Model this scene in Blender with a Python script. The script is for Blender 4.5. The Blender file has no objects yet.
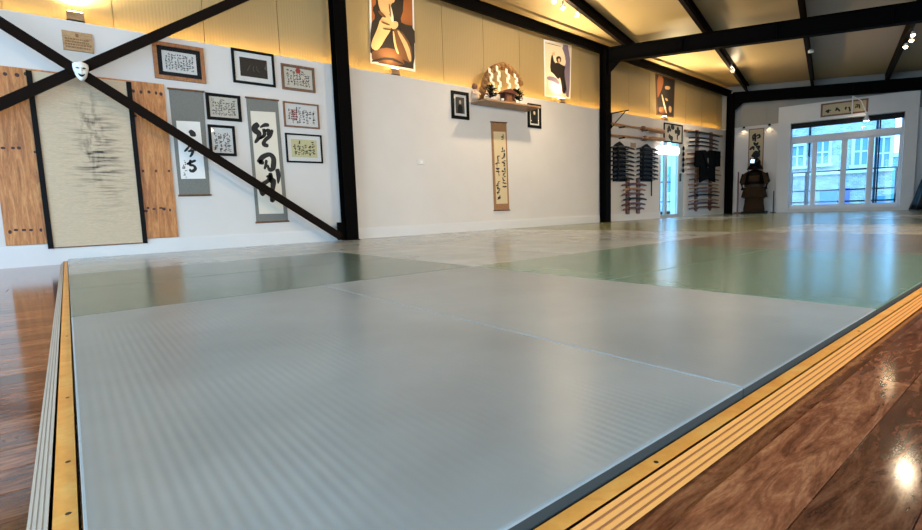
import bpy, bmesh, math, random
from mathutils import Vector, Matrix
random.seed(7)
SC = bpy.context.scene
COL = SC.collection

# ------------------------------------------------------------------ camera
FPX = 490.47                      # focal length in pixels of a 922 x 530 frame
RW = ((0.779225, 0.09547716, -0.61942918),      # camera axes -> world axes
      (-0.62586053, 0.06607186, -0.77713133),
      (-0.03327146, 0.99323644, 0.11124023))
ZC = 0.41
cam_d = bpy.data.cameras.new('camera')
cam = bpy.data.objects.new('camera', cam_d)
COL.objects.link(cam)
cam_d.sensor_width = 36.0
cam_d.sensor_fit = 'HORIZONTAL'
cam_d.lens = 36.0 * FPX / 922.0
cam_d.clip_start = 0.02
cam_d.clip_end = 300
M = Matrix(RW).to_4x4()
M.translation = Vector((0, 0, ZC))
cam.matrix_world = M
SC.camera = cam

# ------------------------------------------------------------------ sky, exposure
SKY_STRENGTH = 8.0
world = bpy.data.worlds.new('sky')
SC.world = world
world.use_nodes = True
bg = world.node_tree.nodes['Background']
bg.inputs[0].default_value = (0.45, 0.72, 1.0, 1)
bg.inputs[1].default_value = SKY_STRENGTH
SC.view_settings.view_transform = 'Standard'
SC.view_settings.look = 'None'
SC.view_settings.gamma = 1.0
SC.view_settings.use_curve_mapping = False
SC.view_settings.exposure = 0.35
SC.cycles.use_denoising = True
SC.cycles.max_bounces = 8
SC.cycles.diffuse_bounces = 4
SC.cycles.transparent_max_bounces = 16
SC.cycles.caustics_reflective = False
SC.cycles.caustics_refractive = False
SC.cycles.sample_clamp_indirect = 4.0

LED_STRENGTH = 28.0               # warm strip behind the wall ledge
LEDGE_SPOT_W = 66.0
CEIL_SPOT_W = 200.0

def portal(loc, rot, sx, sy):
    l = bpy.data.lights.new('daylight_opening', 'AREA')
    l.shape = 'RECTANGLE'; l.size = sx; l.size_y = sy
    l.cycles.is_portal = True
    o = bpy.data.objects.new('daylight_opening', l)
    COL.objects.link(o)
    o.location = loc; o.rotation_euler = rot
    return o

# ------------------------------------------------------------------ geometry of the place
YW = 6.38                                   # face of the long white wall
TH = math.radians(14.5)                     # end wall and roof stand askew to the long wall
UR = Vector((math.sin(TH), -math.cos(TH), 0))
UP = Vector((math.cos(TH), math.sin(TH), 0))
EO = Vector((15.05, YW, 0))                 # corner long wall / end wall

def ray(px, py):
    v = Vector((px - 461, -(py - 265), -FPX))
    return Vector([sum(RW[i][k] * v[k] for k in range(3)) for i in range(3)])
def wu(px, py, Y=YW):                       # photo point -> (X, z) on a plane parallel to the long wall
    r = ray(px, py); t = Y / r.y
    return (r.x * t, r.z * t + ZC)
def es(px, py, d=0.0):                      # photo point -> (s, z) on a plane parallel to the end wall
    r = ray(px, py); o = EO - UP * d
    t = (UP.x * o.x + UP.y * o.y) / (UP.x * r.x + UP.y * r.y)
    p = r * t
    return ((p.x - o.x) * UR.x + (p.y - o.y) * UR.y, p.z + ZC)
def FW(u, d, z): return Vector((u, YW - d, z))                 # long wall frame: along, out of the wall, up
def FE(s, d, z): return EO + UR * s - UP * d + Vector((0, 0, z))
def FI(x, y, z): return Vector((x, y, z))
C2 = Vector((8.975, 6.2, 0))
def roofz(x, y):                            # top of the rafters
    v = Vector((x, y, 0)) - C2
    return 3.595 - 0.075 * v.dot(UR) - 0.012 * v.dot(UP)

# ------------------------------------------------------------------ materials
def lin(c):
    return tuple((v / 255 / 12.92) if v / 255 <= 0.04045 else ((v / 255 + 0.055) / 1.055) ** 2.4 for v in c) + (1,)
def nodes(m): return m.node_tree.nodes, m.node_tree.links
def mat(name, c, rough=0.6, metal=0.0, emit=None, es_=0.0, spec=0.5, coat=0.0):
    m = bpy.data.materials.new(name); m.use_nodes = True
    b = m.node_tree.nodes['Principled BSDF']
    b.inputs['Base Color'].default_value = lin(c)
    b.inputs['Roughness'].default_value = rough
    b.inputs['Metallic'].default_value = metal
    b.inputs['Specular IOR Level'].default_value = spec
    b.inputs['Coat Weight'].default_value = coat
    if emit:
        b.inputs['Emission Color'].default_value = lin(emit)
        b.inputs['Emission Strength'].default_value = es_
    return m
def bsdf(m): return m.node_tree.nodes['Principled BSDF']
def coords(m, kind='Object', scale=(1, 1, 1), rnd=False):
    n, l = nodes(m)
    tc = n.new('ShaderNodeTexCoord'); mp = n.new('ShaderNodeMapping')
    mp.inputs['Scale'].default_value = scale
    src = tc.outputs[kind]
    if rnd:
        oi = n.new('ShaderNodeObjectInfo'); vm = n.new('ShaderNodeVectorMath'); vm.operation = 'SCALE'
        cb = n.new('ShaderNodeCombineXYZ')
        l.new(oi.outputs['Random'], cb.inputs[0]); l.new(oi.outputs['Random'], cb.inputs[1]); l.new(oi.outputs['Random'], cb.inputs[2])
        vm.inputs['Scale'].default_value = 37.0
        l.new(cb.outputs[0], vm.inputs[0])
        ad = n.new('ShaderNodeVectorMath'); ad.operation = 'ADD'
        l.new(src, ad.inputs[0]); l.new(vm.outputs[0], ad.inputs[1]); src = ad.outputs[0]
    l.new(src, mp.inputs['Vector'])
    return mp.outputs[0]
def noise(m, vec, scale=5, detail=4, rough=0.5, dist=0.0):
    n, l = nodes(m); t = n.new('ShaderNodeTexNoise')
    t.inputs['Scale'].default_value = scale; t.inputs['Detail'].default_value = detail
    t.inputs['Roughness'].default_value = rough; t.inputs['Distortion'].default_value = dist
    l.new(vec, t.inputs['Vector']); return t.outputs['Fac']
def ramp(m, fac, stops):
    n, l = nodes(m); r = n.new('ShaderNodeValToRGB')
    while len(r.color_ramp.elements) < len(stops): r.color_ramp.elements.new(0.5)
    for e, (p, c) in zip(r.color_ramp.elements, stops):
        e.position = p; e.color = lin(c)
    l.new(fac, r.inputs[0]); return r.outputs[0]
def bump(m, h, strength=0.2, dist=0.01):
    n, l = nodes(m); b = n.new('ShaderNodeBump')
    b.inputs['Strength'].default_value = strength; b.inputs['Distance'].default_value = dist
    l.new(h, b.inputs['Height']); l.new(b.outputs[0], bsdf(m).inputs['Normal']); return b
def mix(m, fac, a, b, mode='MIX'):
    n, l = nodes(m); x = n.new('ShaderNodeMixRGB'); x.blend_type = mode
    for i, v in enumerate((fac, a, b)):
        if hasattr(v, 'links'): l.new(v, x.inputs[i])
        else: x.inputs[i].default_value = v if i == 0 else lin(v)
    return x.outputs[0]
def setcol(m, out): nodes(m)[1].new(out, bsdf(m).inputs['Base Color'])
def wave(m, vec, scale, axis='X', dist=0.0, prof='SIN'):
    n, l = nodes(m); w = n.new('ShaderNodeTexWave'); w.bands_direction = axis; w.wave_profile = prof
    w.inputs['Scale'].default_value = scale; w.inputs['Distortion'].default_value = dist
    l.new(vec, w.inputs['Vector']); return w.outputs['Fac']

MT = {}
def plaster(name, c):
    m = mat(name, c, 0.75, spec=0.3); v = coords(m)
    setcol(m, mix(m, 0.06, c, ramp(m, noise(m, v, 2.0), [(0.3, (150, 145, 140)), (0.7, (255, 255, 255))]), 'MULTIPLY'))
    bump(m, noise(m, v, 60, 3), 0.05, 0.002); MT[name] = m; return m
plaster('white_wall', (212, 207, 202))
plaster('white_trim', (216, 214, 212))
m = mat('wall_panel', (164, 142, 100), 0.55, spec=0.35); v = coords(m)
bump(m, wave(m, v, 9.0, 'X'), 0.25, 0.004); MT['wall_panel'] = m
m = mat('grey_panel', (150, 146, 138), 0.6, spec=0.3); v = coords(m); bump(m, noise(m, v, 30), 0.05); MT['grey_panel'] = m
m = mat('ceiling_sheet', (166, 144, 106), 0.5, spec=0.3); v = coords(m); bump(m, noise(m, v, 6, 3), 0.05, 0.01)
MT['ceiling_sheet'] = m
m = mat('black_steel', (7, 6, 6), 0.7, spec=0.03); v = coords(m); bump(m, noise(m, v, 40), 0.04); MT['black_steel'] = m
MT['dark_brown_steel'] = mat('dark_brown_steel', (24, 17, 13), 0.7, spec=0.04)
MT['black'] = mat('black', (13, 12, 12), 0.6, spec=0.12)
MT['matt_black'] = mat('matt_black', (18, 17, 18), 0.85)
MT['gloss_black'] = mat('gloss_black', (12, 11, 11), 0.35, spec=0.2)
MT['ink'] = mat('ink', (22, 20, 20), 0.7)
MT['grey_ink'] = mat('grey_ink', (92, 86, 78), 0.8)
MT['red_ink'] = mat('red_ink', (178, 66, 58), 0.7)
MT['white'] = mat('white', (235, 233, 228), 0.5)
MT['paper'] = mat('paper', (216, 208, 192), 0.6)
MT['white_paper'] = mat('white_paper', (228, 226, 222), 0.6)
MT['cream_paper'] = mat('cream_paper', (210, 190, 150), 0.6)
MT['yellow_paper'] = mat('yellow_paper', (216, 208, 160), 0.6)
m = mat('grey_brocade', (112, 112, 106), 0.7); v = coords(m)
setcol(m, ramp(m, noise(m, v, 120, 2), [(0.3, (92, 93, 88)), (0.7, (128, 128, 121))])); MT['grey_brocade'] = m
m = mat('brown_brocade', (150, 108, 70), 0.7); v = coords(m)
setcol(m, ramp(m, noise(m, v, 90, 2), [(0.3, (128, 88, 54)), (0.7, (168, 126, 86))])); MT['brown_brocade'] = m
MT['skin'] = mat('skin', (214, 170, 116), 0.6)
MT['orange_print'] = mat('orange_print', (160, 92, 44), 0.5)
MT['brown_print'] = mat('brown_print', (104, 66, 38), 0.5)
MT['dark_print'] = mat('dark_print', (34, 26, 22), 0.5)
MT['violet_print'] = mat('violet_print', (118, 104, 126), 0.5)
MT['pale_print'] = mat('pale_print', (226, 206, 176), 0.5)
MT['pink_print'] = mat('pink_print', (214, 178, 172), 0.5)

def wood(name, cols, scale, rough=0.4, coat=0.0, rnd=True, grain=1.0, randtint=0.0, swirl=2.0):
    m = mat(name, cols[1], rough, coat=coat); n, l = nodes(m)
    v = coords(m, 'Object', scale, rnd)
    f1 = noise(m, v, 2.2, 5, 0.62, swirl)
    v2 = coords(m, 'Object', tuple(s * 3.2 for s in scale), rnd)
    f2 = noise(m, v2, 9, 3, 0.6, 0.3)
    c = ramp(m, f1, [(0.28, cols[0]), (0.5, cols[1]), (0.72, cols[2])])
    c = mix(m, 0.35 * grain, c, ramp(m, f2, [(0.35, (90, 80, 75)), (0.65, (255, 250, 245))]), 'MULTIPLY')
    if randtint:
        oi = n.new('ShaderNodeObjectInfo')
        c = mix(m, randtint, c, ramp(m, oi.outputs['Random'], [(0.0, (104, 84, 80)), (0.3, (205, 178, 166)), (0.7, (255, 236, 220)), (1.0, (136, 108, 98))]), 'MULTIPLY')
    setcol(m, c); bump(m, f2, 0.02, 0.002); MT[name] = m; return m
wood('floor_wood', ((92, 54, 38), (158, 102, 72), (206, 150, 110)), (2.2, 10, 10), 0.10, 0.0, True, 1.0, 0.75, 2.4)
wood('plywood_orange', ((238, 148, 58), (250, 170, 78), (254, 190, 100)), (3, 3, 3), 0.42, 0.0, False, 0.2)
wood('pine_panel', ((138, 78, 34), (190, 122, 62), (216, 152, 90)), (7, 7, 0.9), 0.5, 0.0, False, 0.7)
wood('frame_wood', ((120, 72, 36), (158, 100, 54), (178, 120, 70)), (6, 6, 6), 0.4)
wood('plaque_wood', ((150, 116, 78), (182, 146, 102), (200, 166, 124)), (3, 9, 9), 0.5)
wood('shelf_wood', ((132, 100, 66), (164, 128, 88), (186, 150, 110)), (2, 9, 9), 0.5)
wood('pole_wood', ((130, 86, 48), (170, 120, 72), (190, 142, 92)), (2, 9, 9), 0.45)
wood('rack_wood', ((88, 54, 34), (120, 78, 50), (144, 98, 66)), (9, 9, 2), 0.45)
wood('pale_sword_wood', ((128, 92, 64), (160, 120, 86), (186, 148, 112)), (2, 9, 9), 0.45)
wood('red_sword_wood', ((70, 36, 26), (96, 52, 38), (120, 70, 52)), (2, 9, 9), 0.4)
MT['ply_dark'] = mat('ply_dark', (148, 84, 38), 0.6)
MT['ply_light'] = mat('ply_light', (234, 154, 72), 0.55)
MT['ply_grey'] = mat('ply_grey', (158, 130, 104), 0.6)
MT['ply_greydark'] = mat('ply_greydark', (108, 82, 66), 0.6)
MT['knot'] = mat('knot', (58, 24, 16), 0.6)
MT['screw'] = mat('screw', (70, 66, 60), 0.35, 0.8)

def matmat(name, c, rough=0.21, ribs=False):
    m = mat(name, c, rough, spec=0.5); n, l = nodes(m)
    v = coords(m, 'Object', (1, 1, 1), False)
    vr = coords(m, 'Object', (1, 1, 1), True)
    big = noise(m, vr, 1.6, 4, 0.6)
    scuff = noise(m, vr, 10, 3, 0.6, 0.0)
    lo = tuple(int(x * 0.90) for x in c); hi = tuple(min(255, int(x * 1.07)) for x in c)
    cc = ramp(m, big, [(0.3, lo), (0.7, hi)])
    cc = mix(m, 0.06, cc, ramp(m, scuff, [(0.2, (120, 120, 120)), (0.8, (255, 255, 255))]), 'MULTIPLY')
    setcol(m, cc)
    # woven ribs
    und = noise(m, vr, 7, 1, 0.4)
    h_ = und
    if ribs:
        w1 = wave(m, v, 17.0, 'X', 0.0)
        wr_ = n.new('ShaderNodeMapRange'); wr_.inputs['From Min'].default_value = 0.42; wr_.inputs['From Max'].default_value = 0.66
        l.new(noise(m, vr, 2.4, 3, 0.6), wr_.inputs['Value'])       # ribs worn flat in places
        wm = n.new('ShaderNodeMath'); wm.operation = 'MULTIPLY'; l.new(w1, wm.inputs[0]); l.new(wr_.outputs[0], wm.inputs[1])
        ad = n.new('ShaderNodeMath'); ad.operation = 'MULTIPLY_ADD'; ad.inputs[1].default_value = 4.0
        l.new(und, ad.inputs[0]); l.new(wm.outputs[0], ad.inputs[2]); h_ = ad.outputs[0]
    bump(m, h_, 0.16, 0.0018 if ribs else 0.004)
    mr = n.new('ShaderNodeMapRange'); mr.inputs['To Min'].default_value = rough - 0.04; mr.inputs['To Max'].default_value = rough + 0.04
    l.new(big, mr.inputs['Value']); l.new(mr.outputs[0], bsdf(m).inputs['Roughness'])
    MT[name] = m; return m
matmat('mat_grey', (164, 166, 160))
matmat('mat_grey_ribbed', (152, 155, 153), 0.32, True)
matmat('mat_green', (114, 138, 118))
matmat('mat_darkgreen', (98, 112, 98))
matmat('mat_olive', (126, 128, 92))
matmat('mat_taupe', (132, 122, 106))
matmat('mat_beige', (172, 166, 148))
MT['mat_side'] = mat('mat_side', (66, 68, 66), 0.8, spec=0.1)

def glassmat(name, tint, ior=1.45, rough=0.02):
    m = bpy.data.materials.new(name); m.use_nodes = True
    n, l = nodes(m); n.clear()
    out = n.new('ShaderNodeOutputMaterial'); tr = n.new('ShaderNodeBsdfTransparent'); gl = n.new('ShaderNodeBsdfGlossy')
    mx = n.new('ShaderNodeMixShader'); fr = n.new('ShaderNodeFresnel'); fr.inputs[0].default_value = ior
    tr.inputs[0].default_value = lin(tint); gl.inputs['Roughness'].default_value = rough
    ge = n.new('ShaderNodeNewGeometry'); iv = n.new('ShaderNodeMath'); iv.operation = 'SUBTRACT'; iv.inputs[0].default_value = 1.0
    ml = n.new('ShaderNodeMath'); ml.operation = 'MULTIPLY'
    l.new(ge.outputs['Backfacing'], iv.inputs[1]); l.new(iv.outputs[0], ml.inputs[0]); l.new(fr.outputs[0], ml.inputs[1])
    l.new(ml.outputs[0], mx.inputs[0]); l.new(tr.outputs[0], mx.inputs[1]); l.new(gl.outputs[0], mx.inputs[2])
    l.new(mx.outputs[0], out.inputs[0]); MT[name] = m
glassmat('window_glass', (208, 236, 250))
glassmat('picture_glass', (246, 246, 246), 1.18)
def emis(name, c, s):
    m = mat(name, c, 0.4, emit=c, es_=s); MT[name] = m; return m
emis('led_warm', (255, 208, 104), LED_STRENGTH)
emis('lens_warm', (255, 214, 140), 30)
emis('bulb', (255, 226, 180), 40)
emis('bulkhead_glow', (255, 252, 244), 3.5)
# stone house front
m = mat('stone_front', (178, 176, 170), 0.85, spec=0.2); v = coords(m); n, l = nodes(m)
bt = n.new('ShaderNodeTexBrick'); bt.inputs['Scale'].default_value = 4.5
bt.inputs['Color1'].default_value = lin((190, 188, 184)); bt.inputs['Color2'].default_value = lin((160, 160, 160)); bt.inputs['Mortar'].default_value = lin((204, 202, 198))
bt.inputs['Mortar Size'].default_value = 0.03
sx = n.new('ShaderNodeSeparateXYZ'); cx = n.new('ShaderNodeCombineXYZ')
l.new(v, sx.inputs[0]); l.new(sx.outputs[1], cx.inputs[0]); l.new(sx.outputs[2], cx.inputs[1]); l.new(cx.outputs[0], bt.inputs['Vector'])
setcol(m, mix(m, 0.6, bt.outputs[0], ramp(m, noise(m, v, 5, 6, 0.75), [(0.35, (150, 154, 160)), (0.65, (255, 252, 246))]), 'MULTIPLY')); MT['stone_front'] = m
MT['stone_trim'] = mat('stone_trim', (206, 204, 198), 0.8)
MT['teal_paint'] = mat('teal_paint', (72, 140, 156), 0.6)
MT['blue_door_paint'] = mat('blue_door_paint', (84, 130, 170), 0.5)
MT['violet_door_paint'] = mat('violet_door_paint', (110, 106, 150), 0.5)
MT['dark_pane'] = mat('dark_pane', (120, 150, 168), 0.1)
MT['outdoor_paving'] = mat('outdoor_paving', (170, 172, 172), 0.85)
MT['railing_steel'] = mat('railing_steel', (26, 32, 42), 0.6, spec=0.1)
# brush painting on linen
m = mat('linen_print', (172, 160, 140), 0.7); v = coords(m, 'Generated'); n, l = nodes(m)
sp = n.new('ShaderNodeSeparateXYZ'); l.new(v, sp.inputs[0])
def mth(op, a, b=None, c=None):
    k = n.new('ShaderNodeMath'); k.operation = op
    for i, q in enumerate((a, b, c)):
        if q is None: continue
        if hasattr(q, 'links'): l.new(q, k.inputs[i])
        else: k.inputs[i].default_value = q
    return k.outputs[0]
def gauss(x, mu, sg):
    t = mth('DIVIDE', mth('SUBTRACT', x, mu), sg)
    return mth('POWER', 2.718, mth('MULTIPLY', mth('MULTIPLY', t, t), -1.0))
U, V = sp.outputs[0], sp.outputs[2]
st = n.new('ShaderNodeTexNoise'); st.inputs['Scale'].default_value = 1.0; st.inputs['Detail'].default_value = 5; st.inputs['Distortion'].default_value = 0.5
mpv = n.new('ShaderNodeCombineXYZ'); l.new(mth('MULTIPLY', U, 3.2), mpv.inputs[0]); l.new(mth('MULTIPLY', V, 60.0), mpv.inputs[1])
l.new(mpv.outputs[0], st.inputs['Vector'])
stk = mth('MULTIPLY', mth('SUBTRACT', st.outputs['Fac'], 0.47), 6.0)
n1 = n.new('ShaderNodeClamp'); l.new(stk, n1.inputs[0])
wide = mth('MULTIPLY', gauss(U, 0.60, 0.26), gauss(V, 0.54, 0.27))
core = mth('MULTIPLY', gauss(U, 0.54, 0.12), gauss(V, 0.66, 0.22))
blob = n.new('ShaderNodeTexNoise'); blob.inputs['Scale'].default_value = 14; blob.inputs['Detail'].default_value = 4
l.new(v, blob.inputs['Vector'])
b1 = n.new('ShaderNodeClamp'); l.new(mth('MULTIPLY', mth('SUBTRACT', blob.outputs['Fac'], 0.46), 5.0), b1.inputs[0])
ink1 = mth('MULTIPLY', mth('MULTIPLY', n1.outputs[0], wide), 1.0)
ink2 = mth('MULTIPLY', mth('MULTIPLY', b1.outputs[0], core), 0.85)
tot = n.new('ShaderNodeClamp'); l.new(mth('ADD', ink1, ink2), tot.inputs[0])
lw = coords(m, 'Object', (8, 8, 160)); base = ramp(m, noise(m, lw, 4, 2), [(0.3, (184, 162, 134)), (0.7, (208, 186, 156))])
setcol(m, mix(m, tot.outputs[0], base, (52, 46, 42))); MT['linen_print'] = m
MT['armour_lacquer'] = mat('armour_lacquer', (9, 7, 6), 0.5, spec=0.06)
MT['armour_brown'] = mat('armour_brown', (46, 34, 24), 0.5, spec=0.2)
m = mat('armour_lacing', (86, 66, 46), 0.8, spec=0.05); v = coords(m)
setcol(m, ramp(m, wave(m, v, 14, 'Z', 3.0), [(0.3, (12, 9, 7)), (0.8, (74, 56, 38))])); MT['armour_lacing'] = m
MT['silver'] = mat('silver', (214, 216, 218), 0.2, 0.9)
m = mat('straw', (178, 130, 70), 0.8); v = coords(m)
setcol(m, ramp(m, noise(m, v, 60, 3), [(0.3, (92, 56, 24)), (0.7, (164, 120, 66))])); MT['straw'] = m
MT['leaf_dark'] = mat('leaf_dark', (12, 20, 14), 0.6, spec=0.15)
MT['shrine_red'] = mat('shrine_red', (78, 34, 22), 0.5)
MT['ceramic'] = mat('ceramic', (232, 228, 220), 0.25)
MT['figure_beige'] = mat('figure_beige', (206, 176, 146), 0.6)
MT['figure_brown'] = mat('figure_brown', (116, 74, 50), 0.6)
m = mat('black_cloth', (8, 8, 9), 0.9, spec=0.05); v = coords(m); bump(m, noise(m, v, 25, 3), 0.3, 0.01); MT['black_cloth'] = m
MT['switch_white'] = mat('switch_white', (214, 212, 208), 0.4)
MT['window_frame_white'] = mat('window_frame_white', (216, 216, 220), 0.4)
MT['door_grey'] = mat('door_grey', (176, 178, 172), 0.5)

# ------------------------------------------------------------------ mesh helpers
WLOC = {}
class MB:
    def __init__(self): self.v = []; self.f = []; self.mi = []; self.cur = 0
    def add(self, vs, fs):
        o = len(self.v); self.v += [Vector(p) for p in vs]
        for q in fs: self.f.append([o + i for i in q]); self.mi.append(self.cur)
        return self
    def box(self, F, a, b, c):
        P = [F(x, y, z) for z in c for y in b for x in a]
        return self.add(P, [(0, 2, 3, 1), (4, 5, 7, 6), (0, 1, 5, 4), (2, 6, 7, 3), (0, 4, 6, 2), (1, 3, 7, 5)])
    def chbox(self, F, a, b, c, ch):                # box with chamfered outer (b[1]) face edges
        (a0, a1), (b0, b1), (c0, c1) = a, b, c
        P = [F(a0, b0, c0), F(a1, b0, c0), F(a1, b0, c1), F(a0, b0, c1),
             F(a0, b1 - ch, c0), F(a1, b1 - ch, c0), F(a1, b1 - ch, c1), F(a0, b1 - ch, c1),
             F(a0 + ch, b1, c0 + ch), F(a1 - ch, b1, c0 + ch), F(a1 - ch, b1, c1 - ch), F(a0 + ch, b1, c1 - ch)]
        fs = [(0, 1, 2, 3), (8, 9, 10, 11)]
        for k in range(4):
            j = (k + 1) % 4
            fs += [(k, j, 4 + j, 4 + k), (4 + k, 4 + j, 8 + j, 8 + k)]
        return self.add(P, fs)
    def prism(self, pts, off):                      # polygon pts extruded by vector
        n = len(pts); off = Vector(off)
        return self.add(list(pts) + [Vector(p) + off for p in pts],
                        [tuple(range(n)), tuple(range(2 * n - 1, n - 1, -1))] + [(i, (i + 1) % n, n + (i + 1) % n, n + i) for i in range(n)])
    def poly(self, F, pts, d0, d1):                 # polygon (u,z) list in frame F between depths d0,d1
        return self.prism([F(u, d0, z) for u, z in pts], F(pts[0][0], d1, pts[0][1]) - F(pts[0][0], d0, pts[0][1]))
    def tube(self, path, rad, seg=8, caps=True, flat=None):
        path = [Vector(p) for p in path]; n = len(path)
        if not hasattr(rad, '__len__'): rad = [rad] * n
        rings = []
        for i, p in enumerate(path):
            t = (path[min(i + 1, n - 1)] - path[max(i - 1, 0)]).normalized()
            ref = Vector((0, 0, 1)) if abs(t.z) < 0.9 else Vector((1, 0, 0))
            s = t.cross(ref).normalized(); w = s.cross(t)
            fx = flat or 1.0
            rings.append([p + (s * math.cos(2 * math.pi * k / seg) * fx + w * math.sin(2 * math.pi * k / seg)) * rad[i] for k in range(seg)])
        vs = [q for r in rings for q in r]; fs = []
        for i in range(n - 1):
            for k in range(seg):
                a = i * seg + k; b = i * seg + (k + 1) % seg
                fs.append((a, b, b + seg, a + seg))
        if caps: fs += [tuple(range(seg)), tuple((n - 1) * seg + k for k in range(seg))]
        return self.add(vs, fs)
    def lathe(self, F, u, d, prof, seg=14, su=1.0, sd=1.0):     # prof: (radius, z)
        vs = []; fs = []
        for r, z in prof:
            for k in range(seg):
                a = 2 * math.pi * k / seg; vs.append(F(u + r * su * math.cos(a), d + r * sd * math.sin(a), z))
        for i in range(len(prof) - 1):
            for k in range(seg):
                a = i * seg + k; b = i * seg + (k + 1) % seg; fs.append((a, b, b + seg, a + seg))
        fs += [tuple(range(seg)), tuple((len(prof) - 1) * seg + k for k in range(seg))]
        return self.add(vs, fs)
    def ribbon(self, F, pts, ws, d0, d1):           # brush stroke: thickened polyline in (u,z)
        n = len(pts)
        L = []; R = []
        for i in range(n):
            a = pts[max(i - 1, 0)]; b = pts[min(i + 1, n - 1)]
            tx, ty = b[0] - a[0], b[1] - a[1]; q = math.hypot(tx, ty) or 1
            nx, ny = -ty / q, tx / q; w = ws[i] / 2
            L.append((pts[i][0] + nx * w, pts[i][1] + ny * w)); R.append((pts[i][0] - nx * w, pts[i][1] - ny * w))
        vs = []
        for i in range(n):
            vs += [F(L[i][0], d0, L[i][1]), F(L[i][0], d1, L[i][1]), F(R[i][0], d1, R[i][1]), F(R[i][0], d0, R[i][1])]
        fs = [(0, 1, 2, 3), tuple(4 * (n - 1) + k for k in range(4))]
        for i in range(n - 1):
            for k in range(4):
                j = (k + 1) % 4; fs.append((4 * i + k, 4 * i + j, 4 * i + 4 + j, 4 * i + 4 + k))
        return self.add(vs, fs)
    def bbox(self):
        xs = [[p[i] for p in self.v] for i in range(3)]
        return [min(x) for x in xs], [max(x) for x in xs]
    def build(self, name, material, parent=None, smooth=False, origin=None):
        if parent is None:
            if origin is None:
                lo, hi = self.bbox(); origin = Vector(((lo[0] + hi[0]) / 2, (lo[1] + hi[1]) / 2, lo[2]))
            org = Vector(origin)
        else: org = WLOC[parent.name]
        me = bpy.data.meshes.new(name)
        me.from_pydata([p - org for p in self.v], [], self.f)
        mats = material if isinstance(material, (list, tuple)) else [material]
        for k in mats: me.materials.append(MT[k])
        for p, i in zip(me.polygons, self.mi):
            p.material_index = i; p.use_smooth = smooth
        bm = bmesh.new(); bm.from_mesh(me); bmesh.ops.recalc_face_normals(bm, faces=bm.faces); bm.to_mesh(me); bm.free()
        o = bpy.data.objects.new(name, me); COL.objects.link(o)
        if parent is None: o.location = org
        else: o.parent = parent
        WLOC[o.name] = org
        return o
def tag(o, label, cat, group=None, kind=None):
    o['label'] = label; o['category'] = cat
    if group: o['group'] = group
    if kind: o['kind'] = kind
    return o
def thing(name, label, cat, loc, group=None, kind=None):
    o = bpy.data.objects.new(name, None); COL.objects.link(o); o.location = Vector(loc)
    o.empty_display_size = 0.1
    WLOC[o.name] = Vector(loc); return tag(o, label, cat, group, kind)
def struct(o, label, cat): return tag(o, label, cat, None, 'structure')
def light(kind, loc, power, color, parent, **kw):
    l = bpy.data.lights.new(parent.name + '_light', kind); l.energy = power; l.color = color
    tgt = kw.pop('target', None)
    for k, q in kw.items(): setattr(l, k, q)
    o = bpy.data.objects.new('light', l); COL.objects.link(o); o.parent = parent
    o.location = Vector(loc) - WLOC[parent.name]
    if tgt is not None:
        o.rotation_euler = (Vector(tgt) - Vector(loc)).to_track_quat('-Z', 'Y').to_euler()
    return o
def crange(a, b): return (min(a, b), max(a, b))
ORD = ['first', 'second', 'third', 'fourth', 'fifth', 'sixth', 'seventh', 'eighth', 'ninth', 'tenth', 'eleventh', 'twelfth',
       'thirteenth', 'fourteenth', 'fifteenth', 'sixteenth', 'seventeenth', 'eighteenth', 'nineteenth', 'twentieth']

# ================================================================== THE SETTING
# ---- floor
base = MB().box(FI, (-4.3, 17.6), (-3.3, 6.7), (-0.12, -0.004))
floor = struct(base.build('floor', 'floor_wood', origin=(0, 0, 0)), 'glossy reddish brown hardwood floor around the mats', 'floor')
PW = 0.1
plank_mesh = {}
def plank(x0, x1, y0):
    L = round(x1 - x0, 2)
    if L not in plank_mesh:
        b = MB(); h = 0.004; g = 0.0007
        P = [(g, g, -0.004), (L - g, g, -0.004), (L - g, PW - g, -0.004), (g, PW - g, -0.004),
             (g, g, -0.0008), (L - g, g, -0.0008), (L - g, PW - g, -0.0008), (g, PW - g, -0.0008),
             (g + .0012, g + .0012, 0), (L - g - .0012, g + .0012, 0), (L - g - .0012, PW - g - .0012, 0), (g + .0012, PW - g - .0012, 0)]
        fs = [(8, 9, 10, 11)]
        for k in range(4):
            j = (k + 1) % 4; fs += [(k, j, 4 + j, 4 + k), (4 + k, 4 + j, 8 + j, 8 + k)]
        b.add(P, fs)
        me = bpy.data.meshes.new('plank'); me.from_pydata([tuple(p) for p in b.v], [], b.f); me.materials.append(MT['floor_wood'])
        plank_mesh[L] = me
    o = bpy.data.objects.new('plank', plank_mesh[L]); COL.objects.link(o); o.parent = floor
    o.location = (x0, y0, 0); return o
r = random.Random(3)
for k in range(0, 62):                                  # left of the mats
    y0 = 0.2 + PW * k; x1 = -0.05; first = True
    x = x1
    for q in range(2):
        L = r.choice((0.5, 0.7, 0.9)) if first and k % 2 else r.choice((0.8, 1.0, 1.2))
        if first: L = r.choice((0.28, 0.42, 0.6, 0.8, 1.0))
        plank(x - L, x, y0); x -= L; first = False
for k in range(-8, 2):                                  # right of the mats
    y0 = 0.1 + PW * (k)
    x = 0.12 + r.random() * 0.3 if k < 1 else 0.3
    x = round(x, 2)
    for q in range(7):
        L = r.choice((0.35, 0.5, 0.7, 0.9, 1.1)); plank(x, x + L, y0); x = round(x + L, 2)

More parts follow.
